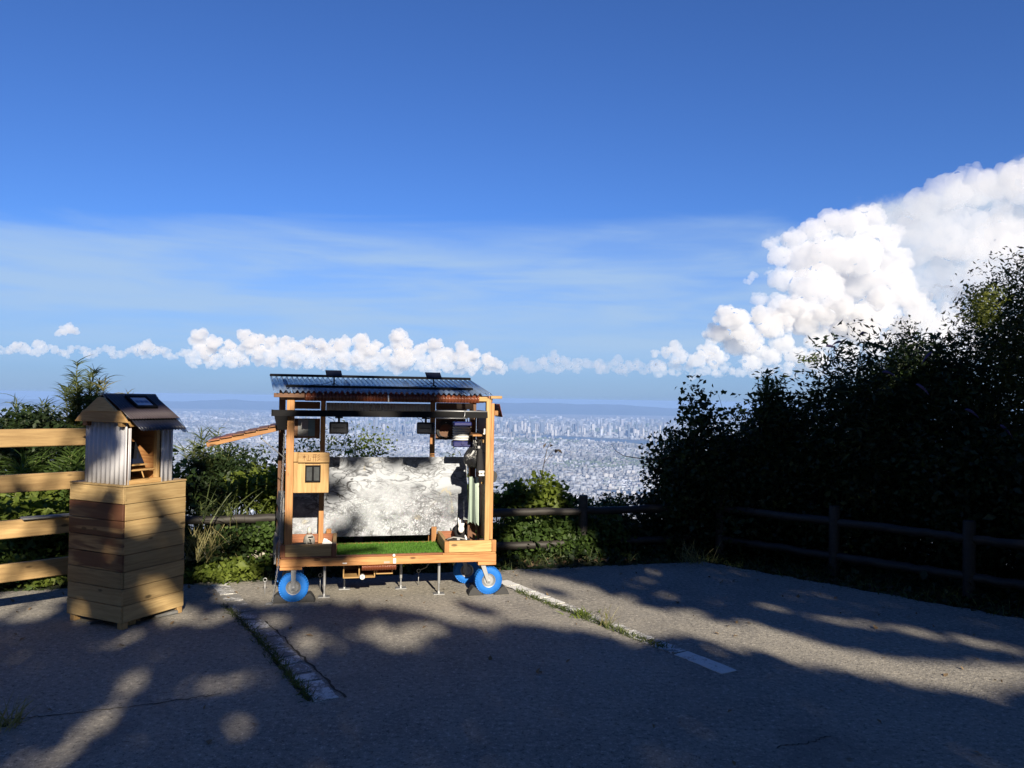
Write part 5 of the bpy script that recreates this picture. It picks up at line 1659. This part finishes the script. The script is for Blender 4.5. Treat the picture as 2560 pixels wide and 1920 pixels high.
def tuft(name, label, px, py, mat, seed, n=40, ln=0.25, wd=0.007, spread=0.10, bend=0.8, z=0.0, cat='grass', y=None, group=None):
    q = np.random.default_rng(seed)
    p = gpt(px, py, z) if y is None else ypt(px, py, y)
    root = empty(name, label, cat, p, group=group)
    B = np.concatenate([q.normal(size=(n, 2)) * spread, np.full((n, 1), -0.01)], 1)
    D = np.stack([q.normal(size=n) * 0.45, q.normal(size=n) * 0.45, np.ones(n)], -1)
    blades('blades', B, D, ln, wd, mat, root, q, bend, 4)
    MB().lathe([(spread * 0.5, -0.02), (spread * 0.4, 0.004), (0.002, 0.014)], (0, 0, 0), 'z', 8).build('root_clump', L_dark, root)
    return root


# --- on the brink behind the rails and the pedestal
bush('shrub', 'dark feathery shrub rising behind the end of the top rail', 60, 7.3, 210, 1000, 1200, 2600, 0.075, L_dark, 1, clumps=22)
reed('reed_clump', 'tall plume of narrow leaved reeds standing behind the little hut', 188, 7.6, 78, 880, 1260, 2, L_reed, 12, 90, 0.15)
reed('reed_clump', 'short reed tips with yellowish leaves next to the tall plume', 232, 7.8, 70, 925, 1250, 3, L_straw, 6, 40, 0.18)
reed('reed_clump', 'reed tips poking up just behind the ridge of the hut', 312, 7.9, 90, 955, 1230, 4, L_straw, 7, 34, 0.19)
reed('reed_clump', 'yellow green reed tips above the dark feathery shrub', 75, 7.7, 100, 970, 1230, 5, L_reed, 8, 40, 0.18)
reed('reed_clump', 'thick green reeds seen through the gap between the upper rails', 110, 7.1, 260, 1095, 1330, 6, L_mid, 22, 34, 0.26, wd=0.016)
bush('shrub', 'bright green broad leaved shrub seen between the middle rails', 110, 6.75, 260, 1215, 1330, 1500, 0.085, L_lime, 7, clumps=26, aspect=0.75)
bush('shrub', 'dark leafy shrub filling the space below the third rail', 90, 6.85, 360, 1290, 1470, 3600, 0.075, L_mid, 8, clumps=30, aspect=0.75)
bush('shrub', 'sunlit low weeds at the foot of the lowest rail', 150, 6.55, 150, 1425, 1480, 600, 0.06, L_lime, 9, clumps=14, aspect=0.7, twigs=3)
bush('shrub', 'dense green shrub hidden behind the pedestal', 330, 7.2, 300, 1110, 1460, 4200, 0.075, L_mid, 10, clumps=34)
# --- between pedestal and cart
reed('reed_clump', 'dark plume of narrow leaves between the pedestal and the awning flap', 512, 7.7, 120, 1045, 1300, 11, L_reed, 11, 44, 0.19)
bush('shrub', 'dark loose shrub behind the log rail next to the pedestal', 520, 7.6, 190, 1120, 1300, 2600, 0.060, L_dark, 12, clumps=24)
bush('shrub', 'wispy shrub with small dark leaves under the awning flap', 600, 7.9, 150, 1110, 1230, 700, 0.050, L_dark, 13, clumps=18, spread=0.4)
bush('shrub', 'yellow green leafy shrub just left of the cart corner post', 655, 7.5, 150, 1165, 1300, 1900, 0.060, L_lime, 14, clumps=22)
bush('shrub', 'green shrub under the upper log rail beside the cart', 640, 7.15, 170, 1290, 1400, 1500, 0.065, L_mid, 15, clumps=20, aspect=0.7)
tuft('grass_tuft', 'arching green grass behind the log rail next to the pedestal', 560, 1290, L_reed, 16, 80, 0.42, 0.010, 0.14, 0.9, y=7.15)
tuft('grass_tuft', 'sunlit straw coloured grass tuft above the pale log', 515, 1385, L_straw, 17, 160, 0.34, 0.008, 0.13, 0.7, y=6.98)
bush('shrub', 'sunlit broad leaved weeds under the pale log', 560, 6.85, 190, 1395, 1455, 900, 0.065, L_lime, 18, clumps=18, aspect=0.75, twigs=3)
bush('shrub', 'dark undergrowth between the pale log and the rail above', 560, 7.2, 230, 1300, 1440, 2200, 0.065, L_dark, 19, clumps=24, aspect=0.7)
# --- behind the cart
bush('shrub', 'feathery yellow green shrub seen through the open cart', 800, 8.0, 230, 1085, 1330, 3000, 0.050, L_lime, 20, clumps=30, spread=0.35, depth=0.4)
bush('shrub', 'arching yellow green sprays above the painted sheet', 905, 8.1, 130, 1065, 1190, 420, 0.045, L_lime, 21, clumps=14, spread=0.5)
bush('shrub', 'dark green shrub mass hidden behind the painted sheet', 960, 7.75, 620, 1190, 1460, 6000, 0.075, L_mid, 22, clumps=46, depth=0.42)
bush('sapling', 'two small drooping sprigs above the top edge of the painted sheet', 1120, 8.3, 90, 1110, 1200, 110, 0.075, L_reed, 23, clumps=7, aspect=0.3, spread=0.5, twigs=4)
# --- right of the cart
bush('shrub', 'sunlit vine leaves climbing over the log rail beside the cart', 1335, 8.25, 170, 1185, 1310, 900, 0.080, L_lime, 24, clumps=18, aspect=0.75, depth=0.28)
bush('shrub', 'dark shrub close against the cart right corner post', 1275, 8.2, 110, 1210, 1320, 700, 0.070, L_mid, 25, clumps=12, aspect=0.6)
bush('shrub', 'dark pinnate leaves drooping beside the sunlit vine', 1400, 8.3, 110, 1228, 1310, 420, 0.075, L_dark, 26, clumps=10, aspect=0.4, depth=0.25)
bush('shrub', 'pale leaved twigs behind the short fence post', 1490, 8.5, 150, 1228, 1310, 460, 0.065, L_reed, 27, clumps=12, aspect=0.4)
bush('shrub', 'low dark spray trailing over the top rail toward the hedge', 1590, 8.5, 200, 1238, 1310, 800, 0.055, L_dark, 28, clumps=14, aspect=0.6)
bush('shrub', 'ivy covered bank below the rail right of the cart', 1330, 7.95, 260, 1296, 1432, 3400, 0.075, L_mid, 29, clumps=34, aspect=0.8, depth=0.22)
bush('shrub', 'ivy around the foot of the short fence post', 1475, 7.98, 230, 1296, 1425, 2600, 0.075, L_mid, 30, clumps=26, aspect=0.85, depth=0.22)
bush('shrub', 'dark ivy bank between the fence post and the hedge', 1660, 8.35, 330, 1292, 1415, 4000, 0.075, L_dark, 31, clumps=34, aspect=0.8, depth=0.25)
# a tall thin weed with a seed head
q_ = np.random.default_rng(5)
wp = ypt(1345, 1300, 8.15)
wd_ = empty('tall_weed', 'tall thin dry weed with a few curled leaves against the city', 'weed', wp)
hW = ypt(1362, 1108, 8.15).z - wp.z
MB().tube([(0, 0, -0.4), (0.02, 0, hW * 0.5), (0.085, 0, hW * 0.93), (0.13, 0, hW)], [0.006, 0.005, 0.003, 0.002], 5).tube([(0.05, 0, hW * 0.72), (0.14, 0, hW * 0.9), (0.20, 0, hW * 0.93)], [0.003, 0.002, 0.001], 5).tube([(0.02, 0, hW * 0.55), (-0.04, 0, hW * 0.72)], [0.003, 0.001], 5).build('stem', M_stem, wd_, True)
leaves('foliage', np.array([(0.11, 0, hW * 0.99), (0.13, 0.0, hW * 0.97), (0.20, 0, hW * 0.92), (0.22, 0, hW * 0.90), (0.18, 0, hW * 0.9), (0.13, 0, hW * 0.84), (0.06, 0, hW * 0.97), (0.03, 0, hW * 0.5), (0.02, 0, hW * 0.3), (-0.02, 0, hW * 0.34)]), 0.07, 0.03, plain('dry_leaf', (0.09, 0.07, 0.055), 0.9), wd_, q_, 0.4, 0.5)

# --- the dark hedge
HG = 'shrubs of the dark hedge'
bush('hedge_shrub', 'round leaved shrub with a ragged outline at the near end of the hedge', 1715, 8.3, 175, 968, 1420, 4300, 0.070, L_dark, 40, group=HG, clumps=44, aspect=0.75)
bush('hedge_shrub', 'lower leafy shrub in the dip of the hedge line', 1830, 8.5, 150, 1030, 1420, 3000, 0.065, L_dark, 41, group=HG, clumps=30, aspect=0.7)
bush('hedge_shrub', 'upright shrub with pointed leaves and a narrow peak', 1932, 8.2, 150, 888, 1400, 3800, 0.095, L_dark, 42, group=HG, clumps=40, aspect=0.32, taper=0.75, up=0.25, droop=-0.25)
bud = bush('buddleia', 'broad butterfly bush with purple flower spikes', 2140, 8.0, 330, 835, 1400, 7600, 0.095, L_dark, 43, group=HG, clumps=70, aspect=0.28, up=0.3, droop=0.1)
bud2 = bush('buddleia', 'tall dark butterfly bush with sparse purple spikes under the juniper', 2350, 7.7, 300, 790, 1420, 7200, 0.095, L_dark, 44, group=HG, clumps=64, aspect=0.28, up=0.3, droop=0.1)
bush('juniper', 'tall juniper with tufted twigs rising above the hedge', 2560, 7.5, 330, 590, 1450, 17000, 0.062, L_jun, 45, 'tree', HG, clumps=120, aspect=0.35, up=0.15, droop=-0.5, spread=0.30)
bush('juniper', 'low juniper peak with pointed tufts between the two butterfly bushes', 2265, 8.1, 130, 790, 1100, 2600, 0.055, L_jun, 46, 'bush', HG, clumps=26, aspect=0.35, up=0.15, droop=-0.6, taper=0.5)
bush('hedge_shrub', 'sunlit juniper spray high in the hedge, sunlight put into its lime leaf colour', 2475, 6.75, 130, 715, 815, 520, 0.050, leafmat('sunlit_juniper', (0.05, 0.065, 0.010), (0.12, 0.135, 0.022), 6, 0.3), 47, group=HG, clumps=9, aspect=0.35, up=0.15, droop=-0.5, twigs=0, spread=0.42)  # leaf colour lightened so sunlight is painted into this clump
bush('hedge_shrub', 'small sunlit spray above the pointed shrub, sunlight put into its lime leaf colour', 2022, 8.0, 56, 878, 912, 90, 0.042, L_lime, 48, group=HG, clumps=7, aspect=0.4, twigs=0)  # lime leaves paint a small sunlit clump on the dark hedge
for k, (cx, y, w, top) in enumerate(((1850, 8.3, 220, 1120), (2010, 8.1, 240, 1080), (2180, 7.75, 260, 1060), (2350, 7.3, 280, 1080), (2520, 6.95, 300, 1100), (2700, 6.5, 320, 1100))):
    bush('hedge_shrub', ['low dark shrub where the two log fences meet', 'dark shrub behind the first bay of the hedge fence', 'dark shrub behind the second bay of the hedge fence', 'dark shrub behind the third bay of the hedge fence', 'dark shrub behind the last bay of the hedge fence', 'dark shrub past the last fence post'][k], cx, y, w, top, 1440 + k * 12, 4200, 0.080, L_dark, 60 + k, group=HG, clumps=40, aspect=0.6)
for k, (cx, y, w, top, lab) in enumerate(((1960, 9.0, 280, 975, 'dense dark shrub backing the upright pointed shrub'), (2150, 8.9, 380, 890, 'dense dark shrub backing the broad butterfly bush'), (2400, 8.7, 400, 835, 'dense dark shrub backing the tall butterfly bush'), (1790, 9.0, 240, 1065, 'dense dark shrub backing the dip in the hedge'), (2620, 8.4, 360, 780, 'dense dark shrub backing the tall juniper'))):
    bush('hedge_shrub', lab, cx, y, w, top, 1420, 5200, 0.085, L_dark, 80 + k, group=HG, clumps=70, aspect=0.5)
# purple spikes on the butterfly bushes
for (root, lst) in ((bud, ((2065, 866, 1, 0.3), (2148, 838, 1, 0.9), (2105, 855, -1, 0.2), (2205, 930, 1, 0.2), (2290, 860, 1, -0.6))), (bud2, ((2412, 1023, 1, -0.1), (2500, 1062, 1, -0.5), (2330, 880, -1, -0.4), (2290, 960, 1, -0.3)))):
    for (x, y_, sgn, up_) in lst:
        p = ypt(x, y_, root.location.y - 0.72 if y_ > 870 else root.location.y - 0.1) - root.location
        d = Vector((sgn * 0.9, -0.2, up_)).normalized()
        pts = [p + d * (0.017 * k) + Vector((0, 0, -0.0014 * k * k)) for k in range(8)]
        MB().tube([tuple(v) for v in pts], [0.003, 0.010, 0.013, 0.012, 0.010, 0.008, 0.005, 0.002], 8).build('flower_spike', M_purple, root, True)
# bare twig reaching out of the hedge toward the city
tw = empty('bare_twig', 'long bare curving twig reaching out of the hedge over the city view', 'twig', ypt(1690, 1140, 8.2))
pts = [Vector(ypt(x, y, 8.15)) - tw.location for (x, y) in ((1700, 1135), (1660, 1146), (1620, 1149), (1580, 1143), (1560, 1140), (1540, 1128), (1528, 1110))]
MB().tube([tuple(v) for v in pts], [0.008, 0.007, 0.006, 0.005, 0.004, 0.003, 0.002], 6).tube([tuple(pts[2]), tuple(pts[2] + Vector((0.06, 0, -0.08))), tuple(pts[2] + Vector((0.16, 0, -0.13)))], [0.004, 0.003, 0.002], 5).build('twig', M_stem, tw, True)
tw2 = empty('bare_twig', 'thin bare upright twig in the dip of the hedge line', 'twig', ypt(1800, 1060, 8.4))
MB().tube([(0.16, 0, -0.25), (0.10, 0, 0.02), (0.04, 0, 0.12), (-0.02, 0, 0.32)], [0.005, 0.004, 0.003, 0.0015], 5).tube([(0.10, 0, 0.02), (0.16, 0, 0.20)], [0.003, 0.001], 5).build('twig', M_stem, tw2, True)

# --- scrub on the slope just below the brink: one mass
q_ = np.random.default_rng(78)
NS = 26000
xx = q_.uniform(-7, 9, NS * 3); yy = q_.uniform(1.0, 14, NS * 3)
dd_ = edge_d(xx, yy)
kk = (dd_ > 1.35) & (dd_ < 4.2)
xx, yy, dd_ = xx[kk][:NS], yy[kk][:NS], dd_[kk][:NS]
ztop = 0.26 - 0.10 * dd_ + 0.22 * (np.sin(xx * 1.9) * np.sin(yy * 1.3 + 0.4))
zbot = terr_z(xx, yy)
P = np.stack([xx, yy, zbot + (ztop - zbot) * q_.uniform(0.15, 1.0, len(xx)) ** 0.55], -1)
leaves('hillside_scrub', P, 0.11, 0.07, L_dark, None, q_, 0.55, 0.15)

# --- undergrowth and litter on the verge: one mass
q_ = np.random.default_rng(77)


def verge_points(n, d0, d1):
    out = np.zeros((0, 3))
    while len(out) < n:
        x = q_.uniform(-5.0, 6.5, n * 3); y = q_.uniform(2.5, 10.0, n * 3)
        d = edge_d(x, y)
        k = (d > d0) & (d < d1)
        z = terr_z(x[k], y[k])
        out = np.concatenate([out, np.stack([x[k], y[k], z], -1)])
    return out[:n]


P = verge_points(16000, -0.03, 1.7)
P[:, 2] += np.abs(q_.normal(size=len(P))) * 0.07 * np.clip(edge_d(P[:, 0], P[:, 1]) * 3, 0.15, 1.3) + 0.01
und = leaves('undergrowth', P, 0.055, 0.036, L_dark, None, q_, 0.6, 0.1)
P = verge_points(2600, 0.0, 0.45)
P[:, 2] += 0.012
leaves('leaf_litter', P, 0.045, 0.028, plain('dry_litter', (0.13, 0.085, 0.05), 0.95, var=0.5, scale=40), None, q_, 0.9, 0.0)
P = verge_points(3600, -0.07, 0.6)
P[:, 2] = np.maximum(P[:, 2], -0.03)
D = np.stack([q_.normal(size=3600) * 0.6, q_.normal(size=3600) * 0.6, np.ones(3600)], -1)
blades('verge_grass', P, D, 0.14, 0.006, L_reed, None, q_, 0.9, 3)
tuft('grass_tuft', 'dry pale grass tuft at the corner where the hedge verge begins', 1730, 1405, L_straw, 90, 60, 0.22, 0.005, 0.07, 0.8)
tuft('grass_tuft', 'little dry grass tuft standing alone on the shaded asphalt', 12, 1815, L_straw, 91, 50, 0.16, 0.004, 0.035, 0.6)
tuft('weed', 'small green weed in the crack of the sunlit parking line', 1462, 1540, L_lime, 92, 60, 0.075, 0.010, 0.05, 0.9, cat='weed')
tuft('grass_tuft', 'thin grass sprouting from the crack just past the green weed', 1510, 1562, L_straw, 93, 34, 0.13, 0.003, 0.04, 0.5)
# weeds strung along the cracks: one mass
B, D = [], []
for (a, b, n) in (((775, 1752), (640, 1588), 520), ((640, 1588), (560, 1512), 160), ((1290, 1478), (1480, 1552), 420), ((1480, 1552), (1660, 1622), 420)):
    for k in range(n):
        f = q_.uniform()
        p = gpt(a[0] + (b[0] - a[0]) * f, a[1] + (b[1] - a[1]) * f)
        B.append((p.x + q_.normal() * 0.018, p.y + q_.normal() * 0.018, 0.0)); D.append((q_.normal() * 0.6, q_.normal() * 0.6, 1))
blades('crack_weeds', np.array(B), np.array(D), 0.045, 0.005, L_reed, None, q_, 0.9, 3)

# fallen leaves on the lot: one mass
q_ = np.random.default_rng(79)
xx = q_.uniform(-4.5, 5, 900); yy = q_.uniform(2.4, 8, 900)
dd_ = edge_d(xx, yy)
kk = (dd_ < -0.02) & (q_.uniform(size=900) < np.exp(dd_ * 1.1) + 0.10)
P = np.stack([xx[kk], yy[kk], np.full(kk.sum(), 0.008)], -1)
leaves('fallen_leaves', P, 0.035, 0.02, plain('fallen_leaf', (0.16, 0.11, 0.06), 0.9, var=0.5, scale=30), None, q_, 0.97, 0.0, 0.1)

# ------------------------------------------------------------------ the trees behind the viewer with crowns carved to throw the wanted dappled shade
SH = Vector((SUN.x, SUN.y)) / SUN.z        # ground shift toward the sun per metre of height


def vnoise(x, y, s, seed):
    """smooth value noise, 0..1"""
    xi, yi = np.floor(x / s), np.floor(y / s)
    fx, fy = x / s - xi, y / s - yi
    fx, fy = fx * fx * (3 - 2 * fx), fy * fy * (3 - 2 * fy)
    def h(a, b):
        v = np.sin(a * 127.1 + b * 311.7 + seed * 74.7) * 43758.5453
        return v - np.floor(v)
    return (h(xi, yi) * (1 - fx) + h(xi + 1, yi) * fx) * (1 - fy) + (h(xi, yi + 1) * (1 - fx) + h(xi + 1, yi + 1) * fx) * fy


def in_poly(x, y, poly):
    r = np.zeros(len(x), bool)
    n = len(poly)
    for i in range(n):
        (x0, y0), (x1, y1) = poly[i], poly[(i + 1) % n]
        c = ((y0 > y) != (y1 > y)) & (x < (x1 - x0) * (y - y0) / (y1 - y0 + 1e-12) + x0)
        r ^= c
    return r


def gp2(px, py):
    p = gpt(px, py)
    return (p.x, p.y)


LIT = [gp2(*p) for p in ((1262, 1400), (1330, 1432), (1420, 1450), (1490, 1488), (1600, 1500), (1680, 1520), (1780, 1545), (1850, 1562), (2000, 1590), (2200, 1640), (2380, 1655), (2560, 1692), (2900, 1760),
                             (2900, 1800), (2560, 1738), (2350, 1722), (2230, 1690), (2050, 1672), (1900, 1640), (1780, 1612), (1660, 1590), (1540, 1590), (1470, 1565), (1300, 1553), (1190, 1565), (1080, 1545), (960, 1520), (880, 1512), (760, 1512), (660, 1500), (610, 1520), (540, 1500), (470, 1480), (470, 1440))]
BLOB = [(800, 1606, 75, 30), (940, 1590, 85, 22), (985, 1606, 45, 20), (1060, 1575, 70, 20), (720, 1560, 60, 22), (275, 1732, 60, 20), (585, 1716, 62, 22), (500, 1733, 30, 12), (240, 1795, 45, 22), (195, 1845, 40, 30), (160, 1895, 60, 34), (640, 1830, 50, 30), (305, 1603, 34, 16), (545, 1550, 45, 12), (70, 1530, 50, 14), (130, 1548, 45, 10), (690, 1690, 28, 12), (395, 1640, 24, 12), (1640, 1430, 38, 7), (1660, 1478, 40, 7), (1620, 1452, 30, 7), (1790, 1500, 35, 7), (1900, 1515, 50, 8), (2100, 1560, 60, 9), (2300, 1590, 55, 9), (2200, 1575, 40, 8), (2440, 1610, 80, 14), (2520, 1640, 70, 16), (1930, 1480, 22, 5), (1500, 1480, 50, 8), (1700, 1530, 40, 7)]


def lit_mask(x, y):
    """True where the ground (or what stands above it) is in the sun"""
    n = len(x)
    wx = x + 0.16 * (vnoise(x, y, 0.30, 1) - 0.5) + 0.30 * (vnoise(x, y, 0.8, 2) - 0.5)
    wy = y + 0.16 * (vnoise(x, y, 0.30, 3) - 0.5) + 0.30 * (vnoise(x, y, 0.8, 4) - 0.5)
    wx = wx + 0.11 * (vnoise(x, y, 0.10, 5) - 0.5)
    wy = wy + 0.20 * (vnoise(x, y, 0.12, 6) - 0.5)
    r = in_poly(wx, wy, LIT)
    for (bx, by, rx, ry) in BLOB:
        rx, ry = rx * 0.82, ry * (0.62 if (bx > 1400 and by < 1600) else 0.78)
        c = gpt(bx, by); ex_ = gpt(bx + rx, by); ey_ = gpt(bx, by - ry)
        a = (ex_ - c).length; b = (ey_ - c).length
        r |= ((wx - c.x) / a) ** 2 + ((wy - c.y) / b) ** 2 < 1
    r &= ~((vnoise(x, y, 0.13, 71) > 0.83) & (x < 0.5) | (vnoise(x, y * 0.6, 0.09, 72) > 0.90))
    # rays that meet the cart's front
    hx = np.array([CM[0][0], CM[1][0]]); hv = np.array([CM[0][1], CM[1][1]])
    rel = np.stack([x + 1.7656, y - 5.97], -1)
    dep = rel @ hv
    s_ = np.array([SH.x, SH.y])
    z = -dep / (s_ @ hv)                       # height at which the ray crosses the front plane
    xc = rel @ hx + z * (s_ @ hx)
    hit = (z > 0.0) & (z < 1.9) & (xc > -0.20) & (xc < 1.85)
    nz = vnoise(xc * 1.0, z * 1.0, 0.16, 9)
    cart_lit = np.ones(n, bool)
    cart_lit &= ~((z > 1.30) & (xc < 1.45) & (nz < 0.70))
    cart_lit &= ~((z > 1.0) & (z < 1.30) & (xc > 0.33) & (xc < 0.62) & (nz < 0.38))
    cart_lit &= ~((z > 0.62) & (z < 0.90) & (xc > 0.45) & (xc < 0.90) & (nz < 0.30))
    cart_lit &= ~((z > 0.27) & (z < 0.50) & (xc < 0.85) & (nz < 0.62))
    cart_lit &= ~((z < 0.66) & (xc < 0.16) & (nz < 0.62))
    r = np.where(hit, cart_lit, r)
    # the pedestal, the hut and the rails: patches
    zb = -(y - 5.35) / s_[1]
    xb = x + zb * s_[0]
    hitb = (zb > 0.02) & (zb < 1.75) & (xb > -4.3) & (xb < -2.05)
    nb = 0.6 * vnoise(xb, zb, 0.26, 21) + 0.4 * vnoise(xb, zb, 0.13, 22)
    r = np.where(hitb, nb > np.where(xb < -3.1, 0.44, 0.53), r)
    # plants on the brink to the left and behind the cart
    zl = -(y - 7.4) / s_[1]
    xl = x + zl * s_[0]
    hitl = (~hit) & (~hitb) & (zl > 0.0) & (zl < 2.4) & (xl < 0.75)
    nl = 0.65 * vnoise(xl, zl, 0.30, 31) + 0.35 * vnoise(xl, zl, 0.14, 32)
    r = np.where(hitl, nl > 0.43, r)
    # the hedge stays in deep shade but for a few sprays
    zr = -(y - 7.6) / s_[1]
    xr = x + zr * s_[0]
    hitr = (zr > 0.0) & (xr >= 0.75)
    r = np.where(hitr, (vnoise(xr, zr, 0.14, 41) > 0.93) & (zr < 0.5), r)
    for (px, py, yy, rad) in ((2478, 755, 6.75, 0.20), (2024, 892, 8.0, 0.12), (515, 1345, 6.98, 0.20), (585, 1425, 6.85, 0.16), (120, 1255, 6.75, 0.26), (650, 1225, 7.5, 0.24), (200, 960, 7.6, 0.13), (150, 1448, 6.55, 0.14), (640, 1340, 7.15, 0.16), (1450, 1350, 7.75, 0.13), (1480, 1390, 7.7, 0.10)):
        c = ypt(px, py, yy)
        gx, gy = c.x - c.z * s_[0], c.y - c.z * s_[1]
        r |= (x - gx) ** 2 + ((y - gy) * SUN.z) ** 2 < rad ** 2
    return r


q_ = np.random.default_rng(123)
NT = 210000
gx = q_.uniform(-8, 9, NT); gy = q_.uniform(1.2, 16.5, NT)
ok = ~lit_mask(gx, gy)
for (ox, oy) in ((0.03, 0), (-0.03, 0), (0, 0.045), (0, -0.045)):
    ok &= ~lit_mask(gx + ox, gy + oy) | (q_.uniform(size=NT) < 0.12)
far_l = (gx < -2.5) & (gy > 11.5)
ok &= ~far_l
gx, gy = gx[ok], gy[ok]
hz_ = 5.6 + 1.5 * vnoise(gx, gy, 1.6, 51) + q_.normal(size=len(gx)) * 0.55 + 0.10 * np.clip(gy - 7, 0, 10)
P = np.stack([gx + SH.x * hz_, gy + SH.y * hz_, hz_], -1)
v = P - np.array(CAM)
zz = v @ np.array(FWD)
inview = (zz > 0.05) & (np.abs(v @ np.array(RT)) < zz * 0.78) & (np.abs(v @ np.array(UP)) < zz * 0.62)
P = P[~inview]
trunks = [(-5.0, -8.8), (0.2, -9.6), (4.6, -8.4), (7.6, -3.2), (8.8, 2.2)]
T = np.array(trunks)
own = np.argmin(((P[:, None, :2] - T[None]) ** 2).sum(-1), 1)
TL = ['broad leafy tree behind the viewer on the side of the rails', 'leafy tree straight behind the viewer shading the asphalt', 'leafy tree behind the viewer on the hedge side', 'leafy tree beside the lot shading the hedge', 'leafy tree further along the lot shading the far hedge']
for i, (tx, ty) in enumerate(trunks):
    root = empty('shade_tree', TL[i], 'tree', (tx, ty, 0), group='trees that shade the lot')
    pts = P[own == i] - np.array([tx, ty, 0])
    leaves('crown', pts, 0.135, 0.085, L_mid, root, q_, 0.5, 0.2)
    tr = MB().tube([(0, 0, -0.2), (0.05, 0, 1.5), (0.0, 0.1, 3.2), (0.05, 0.1, 5.4)], [0.20, 0.16, 0.12, 0.06], 10)
    for k in range(9):
        c = pts[q_.integers(0, len(pts))]
        h0 = q_.uniform(2.6, 5.0)
        tr.tube([(0.02, 0.08, h0), (c[0] * 0.5, c[1] * 0.5, (h0 + c[2]) * 0.5 + 0.3), tuple(c)], [0.06, 0.035, 0.012], 6)
    tr.build('trunk', M_bark, root, True)

# unseen trees added around the lot to block sky light and deepen the shade
k = 0
WL = ['unseen leafy tree added behind the lot to block sky light', 'unseen leafy tree added past the rails to block sky light', 'unseen leafy tree added past the hedge to block sky light']
for (tx, ty, side) in [(-11, -14.5, 0), (-7, -15.5, 0), (-3, -14.8, 0), (1, -15.6, 0), (5, -14.6, 0), (9, -15.4, 0), (13, -13.5, 0), (-11.5, -10, 1), (-11, -6, 1), (-11.6, -2, 1), (-10.8, 1.5, 1), (13.2, -9, 2), (13.6, -5, 2), (14.0, -1, 2)]:
    k += 1
    root = empty('added_tree', WL[side], 'tree', (tx, ty, 0), group=['unseen trees added behind the lot', 'unseen trees added past the rails', 'unseen trees added past the hedge'][side])
    n = 2600
    e = in_ellipsoid(n, q_, 0.35)
    pts = e * np.array([2.5, 2.2, 2.9]) + np.array([0, 0, 4.4])
    leaves('crown', pts, 0.42, 0.28, L_mid, root, q_, 0.5, 0.2)
    MB().tube([(0, 0, -0.2), (0.1, 0, 2.0), (0, 0.1, 5.0)], [0.22, 0.16, 0.06], 8).build('trunk', M_bark, root, True)
